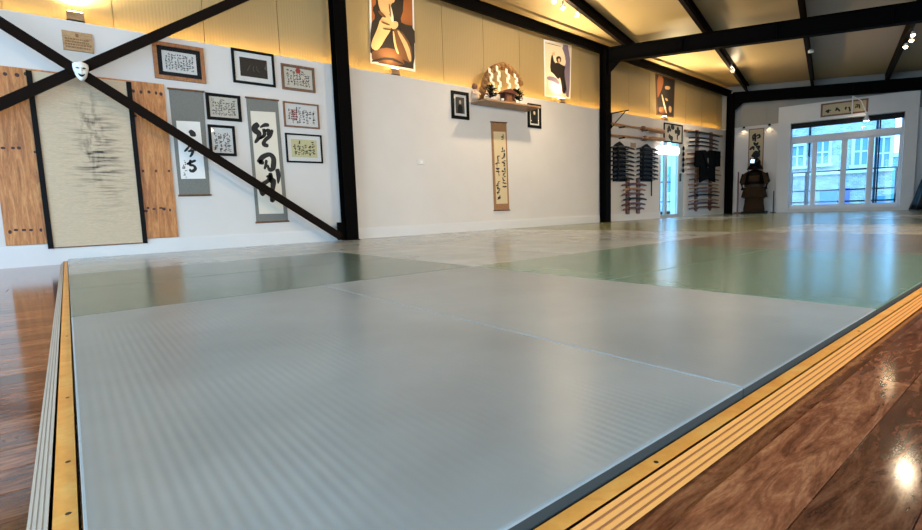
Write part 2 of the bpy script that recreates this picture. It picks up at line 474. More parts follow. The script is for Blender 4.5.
# ---- long wall, lower white part with the glazed door opening
dX0 = wu(659.5, 190)[0]; dX1 = wu(683.2, 190)[0]; dZ1 = 2.12
wl = MB()
wl.box(FI, (-4.3, dX0), (YW, 6.72), (0, 2.41)).box(FI, (dX1, 15.3), (YW, 6.72), (0, 2.41))
wl.box(FI, (dX0, dX1), (YW, 6.72), (dZ1, 2.41)).box(FI, (dX0, dX1), (YW, 6.72), (-0.1, 0.06))
struct(wl.build('wall_left', 'white_wall', origin=(0, YW, 0)), 'long white plastered wall carrying scrolls and frames', 'wall')
up = MB().box(FI, (-4.3, 15.3), (6.585, 6.72), (2.41, 4.3))
wall_up = struct(up.build('wall_left_upper', 'wall_panel', origin=(0, 6.58, 2.41)), 'cream ribbed cladding above the white wall ledge', 'wall')
x = 0.6 - 0.88 * 6
while x < 15.2:
    MB().box(FI, (x + 0.004, x + 0.876), (6.56, 6.585), (2.41, 4.1)).build('panel', 'wall_panel', wall_up)
    x += 0.88
bb = MB()
for a, b in ((-4.3, dX0), (dX1, 15.0)):
    bb.box(FI, (a, b), (6.36, YW), (0.0, 0.205)).box(FI, (a, b), (6.352, 6.36), (0.0, 0.19))
struct(bb.build('baseboard_left', 'white_trim'), 'white skirting board along the long wall', 'baseboard')

# ---- end wall (askew) with big window
wS0, wS1, wZ0, wZ1 = 1.49, 3.77, 0.15, 2.40
we = MB()
we.box(FE, (-0.4, wS0), (-0.25, 0), (0, 2.47)).box(FE, (wS1, 9.9), (-0.25, 0), (0, 2.47))
we.box(FE, (wS0, wS1), (-0.25, 0), (wZ1, 2.47)).box(FE, (wS0, wS1), (-0.25, 0), (-0.1, wZ0))
struct(we.build('wall_end', 'white_wall'), 'white end wall with the wide window', 'wall')
weu = MB().box(FE, (-0.4, 9.9), (-0.25, -0.03), (2.47, 3.9))
wue = struct(weu.build('wall_end_upper', 'grey_panel'), 'grey clad strip above the end wall', 'wall')
s = -0.35
while s < 9.6:
    MB().box(FE, (s + 0.006, s + 0.63), (-0.03, -0.012), (2.472, 3.85)).build('panel', 'grey_panel', wue); s += 0.64
bs = MB()
sur = MB()
sA, sB, sT = 1.21, 4.01, 2.86
sur.box(FE, (sA, wS0), (0.002, 0.14), (0, sT)).box(FE, (wS1, sB), (0.002, 0.14), (0, sT)).box(FE, (wS0, wS1), (0.002, 0.14), (wZ1, sT)).box(FE, (wS0, wS1), (0.002, 0.14), (0, wZ0))
struct(sur.build('trim_1', 'white_trim'), 'wide white boxed surround of the end window', 'trim')
bs.box(FE, (0.03, sA), (0.0, 0.02), (0.0, 0.19)).box(FE, (sB, 9.7), (0.0, 0.02), (0.0, 0.19))
struct(bs.build('baseboard_end', 'white_trim'), 'white skirting board along the end wall', 'baseboard')

win = thing('window_1', 'wide white framed glazed sliding doors in the end wall', 'window', FE(2.63, -0.05, wZ0), None, 'structure')
fr = MB(); D = (-0.10, -0.02)
fr.box(FE, (wS0, wS0 + 0.04), D, (wZ0, wZ1)).box(FE, (wS1 - 0.04, wS1), D, (wZ0, wZ1)).box(FE, (wS0, wS1), D, (wZ0, wZ0 + 0.05)).box(FE, (wS0, wS1), D, (wZ1 - 0.04, wZ1))
fr.build('frame', 'window_frame_white', win)
MB().box(FE, (wS0 + 0.04, wS1 - 0.04), (-0.10, -0.01), (1.91, 2.06)).build('transom', 'window_frame_white', win)
mul = [es(813.5, 175)[0], es(843, 175)[0], es(869.5, 175)[0]]
for q, w in zip(mul, (0.03, 0.036, 0.034)):
    MB().box(FE, (q - w, q + w), (-0.10, -0.03), (wZ0 + 0.05, 1.91)).build('mullion', 'window_frame_white', win)
edges = [wS0 + 0.04] + [v for q, w in zip(mul, (0.03, 0.036, 0.034)) for v in (q - w, q + w)] + [wS1 - 0.04]
for k in range(0, 8, 2):
    a, b = edges[k], edges[k + 1]
    sf = MB(); t = 0.022
    sf.box(FE, (a, a + t), (-0.085, -0.045), (wZ0 + 0.05, 1.91)).box(FE, (b - t, b), (-0.085, -0.045), (wZ0 + 0.05, 1.91))
    sf.box(FE, (a + t, b - t), (-0.085, -0.045), (wZ0 + 0.05, wZ0 + 0.09)).box(FE, (a + t, b - t), (-0.085, -0.045), (1.875, 1.91))
    so = sf.build('sash', 'window_frame_white', win)
    MB().box(FE, (a + t, b - t), (-0.068, -0.062), (wZ0 + 0.09, 1.875)).build('pane', 'window_glass', so)
MB().box(FE, (wS0 + 0.04, wS1 - 0.04), (-0.068, -0.062), (2.06, wZ1 - 0.04)).build('pane', 'window_glass', win)
bl = MB().box(FE, (wS0 + 0.01, wS1 - 0.01), (-0.018, 0.05), (2.27, 2.395))
tag(bl.build('roller_blind', 'matt_black'), 'black rolled up blind along the top of the end window', 'blind')

# ---- glazed door in the long wall
dr = thing('door_1', 'narrow glazed door between the weapon racks on the long wall', 'door', FW((dX0 + dX1) / 2, -0.2, 0.06), None, 'structure')
fd = MB(); DY = (-0.07, -0.005)
xg = wu(676.3, 190, YW + .04)[0]
fd.box(FW, (dX0, dX0 + 0.06), DY, (0.06, dZ1)).box(FW, (xg, dX1), DY, (0.06, dZ1)).box(FW, (dX0 + .06, xg), DY, (0.06, 0.13)).box(FW, (dX0 + .06, xg), DY, (dZ1 - 0.12, dZ1))
xm = wu(664.6, 190, YW + .04)[0]
fd.box(FW, (xm - .05, xm + .05), DY, (0.13, dZ1 - 0.12))
fd.build('frame', 'door_grey', dr)
MB().box(FW, (dX0 + 0.06, xm - .05), (-0.045, -0.039), (0.13, dZ1 - 0.12)).build('pane', 'window_glass', dr)
MB().box(FW, (xm + .05, xg), (-0.045, -0.039), (0.13, dZ1 - 0.12)).build('pane', 'window_glass', dr)
MB().box(FW, (xg + 0.08, xg + 0.10), (-0.005, 0.04), (0.95, 1.15)).build('handle', 'screw', dr)

# ---- other walls of the hall (behind and beside the camera) with their windows
wn = MB(); XN = -4.3                                    # near end wall, glazed doors towards the left wall
wn.box(FI, (XN - 0.2, XN), (-3.3, -1.5), (0, 4.6)).box(FI, (XN - 0.2, XN), (5.9, 6.72), (0, 4.6)).box(FI, (XN - 0.2, XN), (-1.5, 5.9), (2.9, 4.6))
struct(wn.build('wall_near', 'white_wall'), 'white wall behind the camera with glazed doors', 'wall')
portal((XN - 0.1, 2.2, 1.45), (0, math.radians(-90), 0), 2.9, 7.4)
wr = MB(); YR = -3.3
wr.box(FI, (XN - 0.2, -3.8), (YR - 0.2, YR), (0, 4.6)).box(FI, (2.2, 18.0), (YR - 0.2, YR), (0, 4.6)).box(FI, (-3.8, 2.2), (YR - 0.2, YR), (2.45, 4.6)).box(FI, (-3.8, 2.2), (YR - 0.2, YR), (0, 0.5))
wr.box(FI, (-0.9, -0.7), (YR - 0.2, YR), (0.5, 2.45))
struct(wr.build('wall_right', 'white_wall'), 'white wall with a long row of windows opposite the scrolls', 'wall')
portal((-0.8, YR - 0.1, 1.475), (math.radians(90), 0, 0), 6.0, 1.95)
portal(FE((wS0 + wS1) / 2, -0.2, (wZ0 + wZ1) / 2), (math.radians(90), 0, math.radians(90) + TH), 2.28, 2.25)

# ---- ceiling, rafters, purlins, columns
cl = MB()
cor = [(-4.5, -3.5), (18.2, -3.5), (18.2, 6.72), (-4.5, 6.72)]
cl.add([Vector((a, b, roofz(a, b) + 0.20)) for a, b in cor] + [Vector((a, b, roofz(a, b) + 0.30)) for a, b in cor],
       [(0, 1, 2, 3), (7, 6, 5, 4), (0, 1, 5, 4), (1, 2, 6, 5), (2, 3, 7, 6), (3, 0, 4, 7)])
struct(cl.build('ceiling', 'ceiling_sheet', origin=(0, 0, 3)), 'sloping beige sheet ceiling above dark purlins', 'ceiling')
COLX = [-2.865, 3.055, 8.975, 14.90]
names = ['beyond the left edge', 'standing between the framed certificates and the tall poster', 'standing between the shelf wall and the weapon racks', 'standing in the far corner']
for cx_, nm in zip(COLX, names):
    zt = roofz(cx_, 6.28) - 0.02
    t = thing('steel_column', 'black steel column ' + nm, 'column', (cx_, 6.28, 0.05), 'steel columns along the long wall')
    w = 0.088
    b = MB().box(FI, (cx_ - w, cx_ + w), (6.19, 6.203), (0.05, zt)).box(FI, (cx_ - w, cx_ + w), (6.335, 6.348), (0.05, zt)).box(FI, (cx_ - 0.006, cx_ + 0.006), (6.203, 6.335), (0.05, zt))
    b.build('shaft', 'black_steel', t)
    MB().box(FI, (cx_ - 0.10, cx_ + 0.10), (6.18, 6.348), (0.05, 0.062)).build('base_plate', 'black_steel', t)
    if cx_ < 4:
        sg = -1 if cx_ > 0 else 1
        MB().box(FI, crange(cx_ + sg * 0.088, cx_ + sg * 0.20), (6.235, 6.25), (0.06, 0.30)).build('gusset', 'black_steel', t)
def rafter(cx_, label):
    o = Vector((cx_, 6.19, 0)); t = thing('roof_rafter', label, 'beam', (cx_, 6.19, roofz(cx_, 6.19) - 0.3), 'steel roof rafters')
    def FR(s, e, h):
        p = o + UR * s + UP * e; return Vector((p.x, p.y, roofz(p.x, p.y) + h))
    L = 9.6
    MB().box(FR, (0.0, L), (-0.006, 0.006), (-0.27, -0.012)).build('web', 'black_steel', t)
    MB().box(FR, (-0.02, L), (-0.075, 0.075), (-0.012, 0)).build('flange', 'black_steel', t)
    MB().box(FR, (0.0, L), (-0.075, 0.075), (-0.282, -0.27)).build('flange', 'black_steel', t)
    MB().prism([FR(0.0, -0.012, -0.282), FR(0.24, -0.012, -0.282), FR(0.0, -0.012, -0.52)], UP * 0.024).build('knee_gusset', 'black_steel', t)
    for q in (1.4, 2.9, 4.4): MB().box(FR, (q, q + 0.01), (-0.07, 0.07), (-0.269, -0.013)).build('stiffener', 'black_steel', t)
rafter(COLX[1], 'black steel roof beam above the near column, over the camera')
rafter(COLX[2], 'long black steel roof beam crossing the upper right of the ceiling')
rafter(COLX[3], 'far black steel roof beam just above the end wall')
rafter(COLX[0], 'black steel roof beam behind the camera')
# eave beam
eb = MB()
def FEv(x, y, h): return Vector((x, y, roofz(x, 6.25) + h + .035))
eb.box(FEv, (-4.2, 15.2), (6.335, 6.36), (-0.11, 0.06)).box(FEv, (-4.2, 15.2), (6.30, 6.36), (-0.12, -0.105)).box(FEv, (-4.2, 15.2), (6.30, 6.36), (0.05, 0.06))
tag(eb.build('eave_beam', 'black_steel'), 'black steel channel running along the top of the cream cladding', 'beam')
lab = ['nearest the cream cladding', 'second from the cream cladding', 'third from the cream cladding', 'fourth from the cream cladding', 'fifth from the cream cladding', 'sixth from the cream cladding']
def purlin_pt(s2, e, h, w=0.0):
    p = C2 + UR * (s2 + w) + UP * e; return Vector((p.x, p.y, roofz(p.x, p.y) + h))
for k in range(0, 6):
    s2 = 0.31 + 1.47 * k
    e1 = 6.6
    # stop where the purlin reaches the long wall
    while (C2 + UR * s2 + UP * e1).y > 6.13: e1 -= 0.05
    e0 = -12.5
    if e1 < e0 + 1: continue
    b = MB()
    def FP(a, e, h): return purlin_pt(s2, e, h, a)
    b.box(FP, (-0.008, 0.0), (e0, e1), (0.002, 0.198)).box(FP, (0.0, 0.06), (e0, e1), (0.002, 0.012)).box(FP, (0.0, 0.06), (e0, e1), (0.188, 0.198))
    tag(b.build('roof_purlin', 'dark_brown_steel'), 'dark steel purlin under the ceiling, ' + (lab[k] if k >= 0 else 'running into the wall before the first beam'), 'beam', 'ceiling purlins')

# ---- cross braces
def brace(p, q, y, label):
    a = Vector((p[0], y, p[1])); b = Vector((q[0], y, q[1])); t = (b - a).normalized(); nrm = Vector((-t.z, 0, t.x)) * 0.047
    pts = [a - nrm, b - nrm, b + nrm, a + nrm]
    bm_ = MB().prism(pts, (0, 0.012, 0))
    mid = [pts[0], pts[1], pts[1] + nrm * 0.22, pts[0] + nrm * 0.22]
    bm_.prism([x_ + Vector((0, 0.001, 0)) for x_ in mid], (0, 0.028, 0))
    return tag(bm_.build('cross_brace', 'dark_brown_steel'), label, 'brace', 'crossed steel braces')
z = lambda X: 2.225 + (0.25 - 2.225) / (2.65 + 0.29) * (X + 0.29)
brace((-2.15, z(-2.15)), (2.86, z(2.86)), 6.15, 'dark steel brace falling from upper left to the column foot')
z2 = lambda X: 1.51 + (2.872 - 1.51) / (1.745 + 0.36) * (X + 0.36)
brace((-2.66, z2(-2.66)), (2.86, z2(2.86)), 6.184, 'dark steel brace rising from lower left to upper right')

# ================================================================== MATS AND TIMBER EDGE
GX0, GP = -0.02, 2.03
GY = [0.38, 2.40, 4.42, 6.345]
kinds = {(0, 0): 'grey', (0, 1): 'darkgreen', (0, 2): 'grey', (1, 0): 'green', (1, 1): 'grey', (1, 2): 'grey', (2, 0): 'taupe', (2, 1): 'grey', (2, 2): 'grey',
         (3, 0): 'beige', (3, 1): 'olive', (3, 2): 'olive', (4, 0): 'olive', (4, 1): 'olive', (4, 2): 'olive', (5, 0): 'beige', (5, 1): 'olive', (5, 2): 'beige',
         (6, 0): 'olive', (6, 1): 'olive', (6, 2): 'olive'}
cname = {'grey': 'grey', 'green': 'sage green', 'darkgreen': 'dull green', 'taupe': 'brownish grey', 'beige': 'pale beige', 'olive': 'olive green'}
mat_mesh = {}
def slab_mesh(w, l, colour):
    key = (round(w, 3), round(l, 3), colour)
    if key in mat_mesh: return mat_mesh[key]
    b = MB(); g = 0.0015; c1 = 0.004; H = 0.05; a, c = w / 2 - g, l / 2 - g
    def ringp(i, z_): return [(-a + i, -c + i, z_), (a - i, -c + i, z_), (a - i, c - i, z_), (-a + i, c - i, z_)]
    P = ringp(0, 0) + ringp(0, H - c1) + ringp(c1 * 0.3, H - c1 * 0.3) + ringp(c1, H)
    fs = [(3, 2, 1, 0), (12, 13, 14, 15)]
    b.add(P, fs[:1]); o = len(b.f)
    for lev in range(3):
        for k in range(4):
            j = (k + 1) % 4; b.f.append([lev * 4 + k, lev * 4 + j, lev * 4 + 4 + j, lev * 4 + 4 + k]); b.mi.append(0 if lev else 1)
    b.f.append(list(fs[1])); b.mi.append(0)
    me = bpy.data.meshes.new('floor_mat'); me.from_pydata([tuple(p) for p in b.v], [], b.f)
    me.materials.append(MT['mat_' + colour]); me.materials.append(MT['mat_side'])
    for p, i in zip(me.polygons, b.mi): p.material_index = i
    mat_mesh[key] = me; return me
rowname = ['row beside the right timber strip', 'middle row', 'row against the white wall']
for i in range(7):
    for j in range(3):
        x0 = GX0 + GP * i; y0, y1 = GY[j], GY[j + 1]; cc = kinds[(i, j)]
        longY = (i + j) % 2 == 0
        for k in range(2):
            if longY:
                w, l, rz = GP / 2, y1 - y0, 0; c = (x0 + GP / 2 * (k + 0.5), (y0 + y1) / 2); half = ('left', 'right')[k]
            else:
                w, l, rz = (y1 - y0) / 2, GP, math.pi / 2; c = (x0 + GP / 2, y0 + (y1 - y0) / 2 * (k + 0.5)); half = ('nearer', 'farther')[k]
            o = bpy.data.objects.new('floor_mat', slab_mesh(w, l, cc if (i, j) != (0, 0) else 'grey_ribbed')); COL.objects.link(o)
            o.location = (c[0], c[1], 0.0); o.rotation_euler = (0, 0, rz)
            tag(o, f'{cname[cc]} mat, {half} of pair, {ORD[i]} pair along the {rowname[j]}', 'mat', 'floor mats')
for j in range(3):                                      # trimmed mats along the askew end wall
    x0 = GX0 + GP * 7; y0, y1 = GY[j] + 0.0015, GY[j + 1] - 0.0015
    xe = lambda y: EO.x + (YW - y) * math.tan(TH) - 0.16
    b = MB().prism([(x0 + .002, y0, 0), (xe(y0), y0, 0), (xe(y1), y1, 0), (x0 + .002, y1, 0)], (0, 0, 0.05))
    tag(b.build('floor_mat', 'mat_' + ('beige', 'olive', 'olive')[j]), f'trimmed {("pale beige", "olive green", "olive green")[j]} mat against the end wall, {rowname[j]}', 'mat', 'floor mats')

def ply_edge(name, label, F, L0, L1, wid, run, H, tops, seq):
    """timber edge; F(along, out, z); out=0 at the mats."""
    t = thing(name, label, 'timber edge', F((L0 + L1) / 2, wid / 2, 0), None)
    MB().prism([F(L0, 0.002, 0), F(L0, wid + run * 0.02, 0), F(L0, wid, H), F(L0, 0.002, H)], F(L1, 0, 0) - F(L0, 0, 0)).build('top_board', tops, t)
    n = len(seq)
    ws_ = [0.55 if q_.endswith('dark') else 1.0 for q_ in seq]; acc = [sum(ws_[:k_]) / sum(ws_) for k_ in range(n + 1)]
    for k, mt in enumerate(seq):                        # veneers showing on the slanted side
        za, zb = H * (1 - acc[k]), H * (1 - acc[k + 1])
        oa, ob = wid + run * acc[k] + 0.0004, wid + run * acc[k + 1] + 0.0004
        pr = 0.0012 if mt.endswith('dark') else 0.0
        MB().prism([F(L0, wid - 0.004, za), F(L0, oa - pr, za), F(L0, ob - pr, zb), F(L0, wid - 0.004, zb)], F(L1, 0, 0) - F(L0, 0, 0)).build('veneer', mt, t)
    return t
def FRs(a, o_, z_): return Vector((a, 0.378 - o_, z_))
def FLs(a, o_, z_): return Vector((-0.022 - o_, a, z_))
te = ply_edge('timber_strip', 'orange timber edging with striped layers along the right of the mats', FRs, -0.10, 16.0, 0.030, 0.016, 0.032, 'plywood_orange',
              ['ply_light', 'ply_dark', 'ply_light', 'ply_dark', 'ply_light', 'ply_dark', 'ply_light'])
tl = ply_edge('timber_strip', 'weathered greyish timber edging along the left of the mats', FLs, 0.40, 6.34, 0.032, 0.027, 0.032, 'plywood_orange',
              ['ply_grey', 'ply_greydark', 'ply_grey', 'ply_greydark', 'ply_grey', 'ply_greydark', 'ply_grey'])
def screw(t, x, y):
    MB().lathe(FI, x, y, [(0.0035, 0.0318), (0.0035, 0.0327), (0.0015, 0.0330)], 8).build('screw_head', 'screw', t)
for X in (0.643, 1.72, 2.6, 3.5, 4.5): screw(te, X, 0.362)
for Y in (0.80, 0.98, 1.35, 2.1): screw(tl, -0.034, Y)

# ================================================================== THINGS ON THE LONG WALL
def rect_px(c, Y=YW):
    P = [wu(px, py, Y) for px, py in c]
    return ((P[0][0] + P[3][0]) / 2, (P[1][0] + P[2][0]) / 2, (P[2][1] + P[3][1]) / 2, (P[0][1] + P[1][1]) / 2)   # u0,u1,z0,z1
def glyph(mb, F, u, z_, s, d0, rnd, n=6):
    for _ in range(n):
        a = rnd.random(); vert = rnd.random() < 0.4
        x0 = u + (rnd.random() - 0.5) * s * 0.6; y0 = z_ + (rnd.random() - 0.5) * s * 0.7
        L = s * (0.25 + 0.45 * rnd.random())
        dx, dy = ((rnd.random() - .5) * .3 * L, -L) if vert else (L, (rnd.random() - .3) * .35 * L)
        w = s * (0.11 + 0.12 * rnd.random())
        mb.ribbon(F, [(x0 - dx / 2, y0 - dy / 2), (x0, y0 + w * .2), (x0 + dx / 2, y0 + dy / 2)], [w, w * 1.1, w * 0.5], d0, d0 + 0.0008)
def writing(mb, F, u0, u1, z0, z1, cols, rows, d0, seed, n=5, fill=0.92, size=1.2):
    rnd = random.Random(seed); cw = (u1 - u0) / cols; ch = (z1 - z0) / rows
    for c in range(cols):
        top = rnd.randint(0, 1) if cols > 1 else 0
        for r_ in range(top, rows):
            if rnd.random() > fill: continue
            glyph(mb, F, u0 + cw * (c + .5), z1 - ch * (r_ + .5), min(cw, ch) * size, d0, rnd, n)
def framed(label, c, F=FW, fm='black', bw=0.025, mount=('white', 0.03), sheet='white_paper', text=None, extra=None, depth=0.022, rect=None, name='framed_picture', group='framed pieces on the long wall'):
    u0, u1, z0, z1 = rect or rect_px(c)
    t = thing(name, label, 'frame', F((u0 + u1) / 2, 0.002, z0), group)
    f_ = MB()
    d = (0.002, depth)
    f_.box(F, (u0, u1), d, (z1 - bw, z1)).box(F, (u0, u1), d, (z0, z0 + bw)).box(F, (u0, u0 + bw), d, (z0 + bw, z1 - bw)).box(F, (u1 - bw, u1), d, (z0 + bw, z1 - bw))
    f_.build('frame', fm, t)
    a, b, c_, e = u0 + bw, u1 - bw, z0 + bw, z1 - bw
    if mount:
        MB().box(F, (a, b), (0.003, 0.008), (c_, e)).build('mount', mount[0], t)
        k = mount[1]; a += k; b -= k; c_ += k; e -= k
    sh = MB().box(F, (a, b), (0.0035, 0.010), (c_, e)).build('sheet', sheet, t)
    if text:
        wmb = MB(); cols, rows, seed = text[:3]; mg = 0.08 * (b - a)
        writing(wmb, F, a + mg, b - mg, c_ + mg, e - mg, cols, rows, 0.0105, seed, n=text[4] if len(text) > 4 else 4)
        wmb.build('writing', text[3] if len(text) > 3 else 'ink', sh)
    if text: sh.children[0]['kind'] = 'stuff'
    if extra: extra(F, a, b, c_, e, sh)
    MB().box(F, (u0 + bw, u1 - bw), (0.015, 0.017), (z0 + bw, z1 - bw)).build('glazing', 'picture_glass', t)
    return t

# plywood board, linen painting
pl = rect_px([(-8, 66), (164, 84.5), (178.5, 242.5), (6.5, 252)])
pl = (wu(7, 252)[0], pl[1], 0.215, wu(110, 78.5)[1])
board = thing('plywood_board', 'knotty pine plywood board fixed to the wall behind the linen painting', 'board', FW((pl[0] + pl[1]) / 2, 0, pl[2]))
MB().chbox(FW, (pl[0], pl[1]), (0.001, 0.018), (pl[2], pl[3]), 0.002).build('panel', 'pine_panel', board)
kb = MB(); rk = random.Random(5)
for px, py in [(5, 74), (17, 75), (26, 74), (34, 75), (41, 77), (3, 148), (13, 148), (19, 148), (35, 152), (10, 232), (16, 230), (24, 230), (31, 230), (41, 230),
               (118, 84), (133, 91), (141, 92), (149, 92), (156, 93), (161, 94), (135, 116), (143, 117), (150, 118), (143, 171), (156, 171), (169, 171),
               (146, 211), (148, 208), (154, 209), (161, 208), (164, 209), (170, 210), (174, 208)]:
    u, zz = wu(px, py, YW - 0.018)
    if not (pl[0] + .02 < u < pl[1] - .02): continue
    a, b = 0.011 + rk.random() * 0.009, 0.011 + rk.random() * 0.009
    kb.poly(FW, [(u + a * math.cos(q * math.pi / 4), zz + b * math.sin(q * math.pi / 4)) for q in range(8)], 0.0175, 0.0188)
ko = kb.build('knots', 'knot', board); ko['kind'] = 'stuff'
cn = (wu(50, 240, YW - .03)[0], wu(145, 240, YW - .03)[0], wu(98, 246, YW - .03)[1], wu(85, 77, YW - .03)[1])
pt = thing('linen_painting', 'tall linen hanging with grey ink brush marks between black rails', 'painting', FW((cn[0] + cn[1]) / 2, 0.02, cn[2]))
MB().box(FW, (cn[0] + 0.02, cn[1] - 0.02), (0.0195, 0.034), (cn[2] + 0.012, cn[3])).build('linen', 'linen_print', pt)
for u in (cn[0], cn[1]):
    MB().box(FW, (u - 0.022, u + 0.022), (0.0195, 0.045), (cn[2], cn[3] + 0.0)).build('side_rail', 'black', pt)
MB().box(FW, (cn[0] + 0.022, cn[1] - 0.022), (0.0195, 0.036), (cn[2], cn[2] + 0.012)).build('bottom_rail', 'rack_wood', pt)

# wooden plaque
q = rect_px([(62, 30.5), (92, 34.5), (93.5, 53.5), (63, 50)])
pq = thing('wooden_plaque', 'light wooden plaque with burnt lettering above the white mask', 'plaque', FW((q[0] + q[1]) / 2, 0, q[2]))
MB().chbox(FW, (q[0], q[1]), (0.001, 0.02), (q[2], q[3]), 0.003).build('board', 'plaque_wood', pq)
wq = MB(); rq = random.Random(9)
w_, h_ = q[1] - q[0], q[3] - q[2]
for row in range(4):
    zz = q[2] + h_ * (0.14 + 0.14 * row); u = q[0] + w_ * 0.08
    while u < q[1] - w_ * 0.12:
        L = w_ * (0.03 + 0.06 * rq.random()); wq.box(FW, (u, u + L), (0.0199, 0.0208), (zz, zz + h_ * 0.075)); u += L + w_ * 0.02
wq.box(FW, (q[0] + w_ * .44, q[0] + w_ * .54), (0.0199, 0.0208), (q[2] + h_ * .72, q[2] + h_ * .9))
MT['burnt'] = mat('burnt', (124, 88, 54), 0.7)
wq.build('lettering', 'burnt', pq)

# white mask on the crossing of the braces
mc = wu(81, 71, 6.12); mw, mh = 0.064, 0.088
mk = thing('theatre_mask', 'white grinning mask fixed where the steel braces cross', 'mask', (mc[0], 6.14, mc[1] - mh))
NU, NV = 15, 17
def mask_half(v):                                       # half width at height v (-1..1)
    pts = [(-1, 0.16), (-0.85, 0.40), (-0.5, 0.68), (0, 0.88), (0.45, 1.0), (0.75, 0.95), (0.9, 0.6), (1.0, 0.10)]
    for (a, b), (c, d) in zip(pts, pts[1:]):
        if v <= c: return b + (d - b) * (v - a) / (c - a)
    return 0.1
def mask_pt(i, j):
    v = -1 + 2 * j / (NV - 1); hw = mask_half(v); u = -1 + 2 * i / (NU - 1)
    x_ = u * hw
    d = 0.055 * math.sqrt(max(0, 1 - 0.85 * u * u)) * (1 - 0.35 * v * v)
    d += 0.022 * math.exp(-(x_ / 0.14) ** 2) * math.exp(-((v - 0.02) / 0.28) ** 2)          # nose
    d -= 0.016 * math.exp(-((abs(x_) - 0.40) / 0.2) ** 2 - ((v - 0.24) / 0.12) ** 2)        # eye sockets
    d += 0.012 * math.exp(-((abs(x_) - 0.42) / 0.25) ** 2 - ((v - 0.46) / 0.1) ** 2)        # brows
    d += 0.014 * math.exp(-((abs(x_) - 0.5) / 0.2) ** 2 - ((v + 0.18) / 0.18) ** 2)         # cheeks
    return Vector((mc[0] + x_ * mw, 6.14 - d, mc[1] + v * mh))
b = MB(); vs = [mask_pt(i, j) for j in range(NV) for i in range(NU)]
fs = [(j * NU + i, j * NU + i + 1, (j + 1) * NU + i + 1, (j + 1) * NU + i) for j in range(NV - 1) for i in range(NU - 1)]
nb = len(vs); per = [i for i in range(NU)] + [j * NU + NU - 1 for j in range(1, NV)] + [(NV - 1) * NU + i for i in range(NU - 2, -1, -1)] + [j * NU for j in range(NV - 2, 0, -1)]
vs += [Vector((vs[i].x, 6.149, vs[i].z)) for i in per]
fs += [(per[k], per[(k + 1) % len(per)], nb + (k + 1) % len(per), nb + k) for k in range(len(per))] + [tuple(nb + k for k in range(len(per)))]
b.add(vs, fs).build('face', 'white', mk, smooth=True)
def FM(u, d, v):
    x_ = u; dd = 0.055 * math.sqrt(max(0, 1 - 0.85 * min(1, abs(u / mask_half(v))) ** 2)) * (1 - 0.35 * v * v)
    return Vector((mc[0] + u * mw, 6.14 - dd - d, mc[1] + v * mh))
for sgn in (-1, 1):
    MB().ribbon(FM, [(sgn * 0.18, 0.16), (sgn * 0.36, 0.24), (sgn * 0.62, 0.26)], [0.05, 0.12, 0.04], -0.012, 0.004).build('eye', 'black', mk)
MB().ribbon(FM, [(-0.42, -0.36), (-0.22, -0.52), (0.0, -0.58), (0.22, -0.52), (0.42, -0.36)], [0.03, 0.16, 0.24, 0.16, 0.03], -0.012, 0.006).build('mouth', 'black', mk)

# framed pieces
framed('brown wooden frame with black mount and dense writing, highest on left wall', [(151.5, 43), (203, 46.3), (205.7, 84.2), (154.8, 78)], fm='frame_wood', bw=0.04, mount=('matt_black', 0.045), sheet='white_paper', text=(10, 7, 11, 'ink', 4))
def night(F, a, b, c, e, sh):
    w = b - a; h = e - c
    mb = MB(); mb.poly(F, [(b, e - h * .12), (b, c + h * .4), (b - w * .12, c + h * .55)], 0.0102, 0.011); mb.build('grey_shape', 'grey_ink', sh)
    g = MB()
    for dx in (-.12, 0, .10): g.ribbon(F, [(a + w * (.5 + dx), c + h * .62), (a + w * (.47 + dx * 1.5), c + h * .42), (a + w * (.5 + dx * 2), c + h * .30)], [w * .02, w * .03, w * .02], 0.0102, 0.011)
    g.build('pale_figure', 'grey_ink', sh)
framed('black frame with wide white mount around a dark night picture', [(230.7, 47), (273.4, 55.6), (275.2, 88), (232.9, 82)], fm='black', bw=0.028, mount=('white', 0.06), sheet='dark_print', extra=night)
def seal(F, a, b, c, e, sh):
    w = b - a; h = e - c; u, zz = (a + b) / 2, e - h * .12
    MB().poly(F, [(u + .035 * math.cos(k * .7854), zz + .035 * math.sin(k * .7854)) for k in range(8)], 0.0102, 0.012).build('red_seal', 'red_ink', sh)
framed('thin dark framed certificate with round red seal at its top', [(280.6, 63.2), (313.8, 68.6), (314.9, 93.3), (282, 89.2)], fm='rack_wood', bw=0.022, mount=('grey_brocade', 0.012), sheet='paper', text=(8, 6, 21), extra=seal)
framed('black framed grey sheet of small writing beside grey scroll', [(205, 92), (240.5, 97), (241, 122.4), (207, 119)], fm='black', bw=0.034, mount=None, sheet='paper', text=(9, 6, 31, 'grey_ink'))
framed('black framed white sheet of loose brush writing, partly behind the brace', [(207.6, 123.8), (234.8, 127), (236, 157.8), (209.4, 153.7)], fm='black', bw=0.03, mount=None, sheet='white_paper', text=(4, 6, 41, 'grey_ink'))
def stamp(F, a, b, c, e, sh):
    w = b - a; h = e - c
    mb = MB(); rr = random.Random(4)
    for i in range(4):
        for j in range(5): mb.box(F, (a + w * (.17 + .05 * i), a + w * (.205 + .05 * i)), (0.0102, 0.0110), (c + h * (.28 + .1 * j), c + h * (.34 + .1 * j + .02 * rr.random())))
    mb.build('red_stamp', 'red_ink', sh)
framed('dark red framed certificate with red square stamp on its left', [(282.7, 101), (318.4, 105.3), (319, 129.6), (284, 126.4)], fm='rack_wood', bw=0.02, mount=None, sheet='white_paper', text=(8, 6, 55), extra=stamp)
framed('black framed certificate on yellowish paper, lowest beside the column', [(284.3, 132.7), (321, 135.6), (322.6, 163.9), (287, 161.8)], fm='black', bw=0.02, mount=('white', 0.05), sheet='yellow_paper', text=(6, 4, 61))
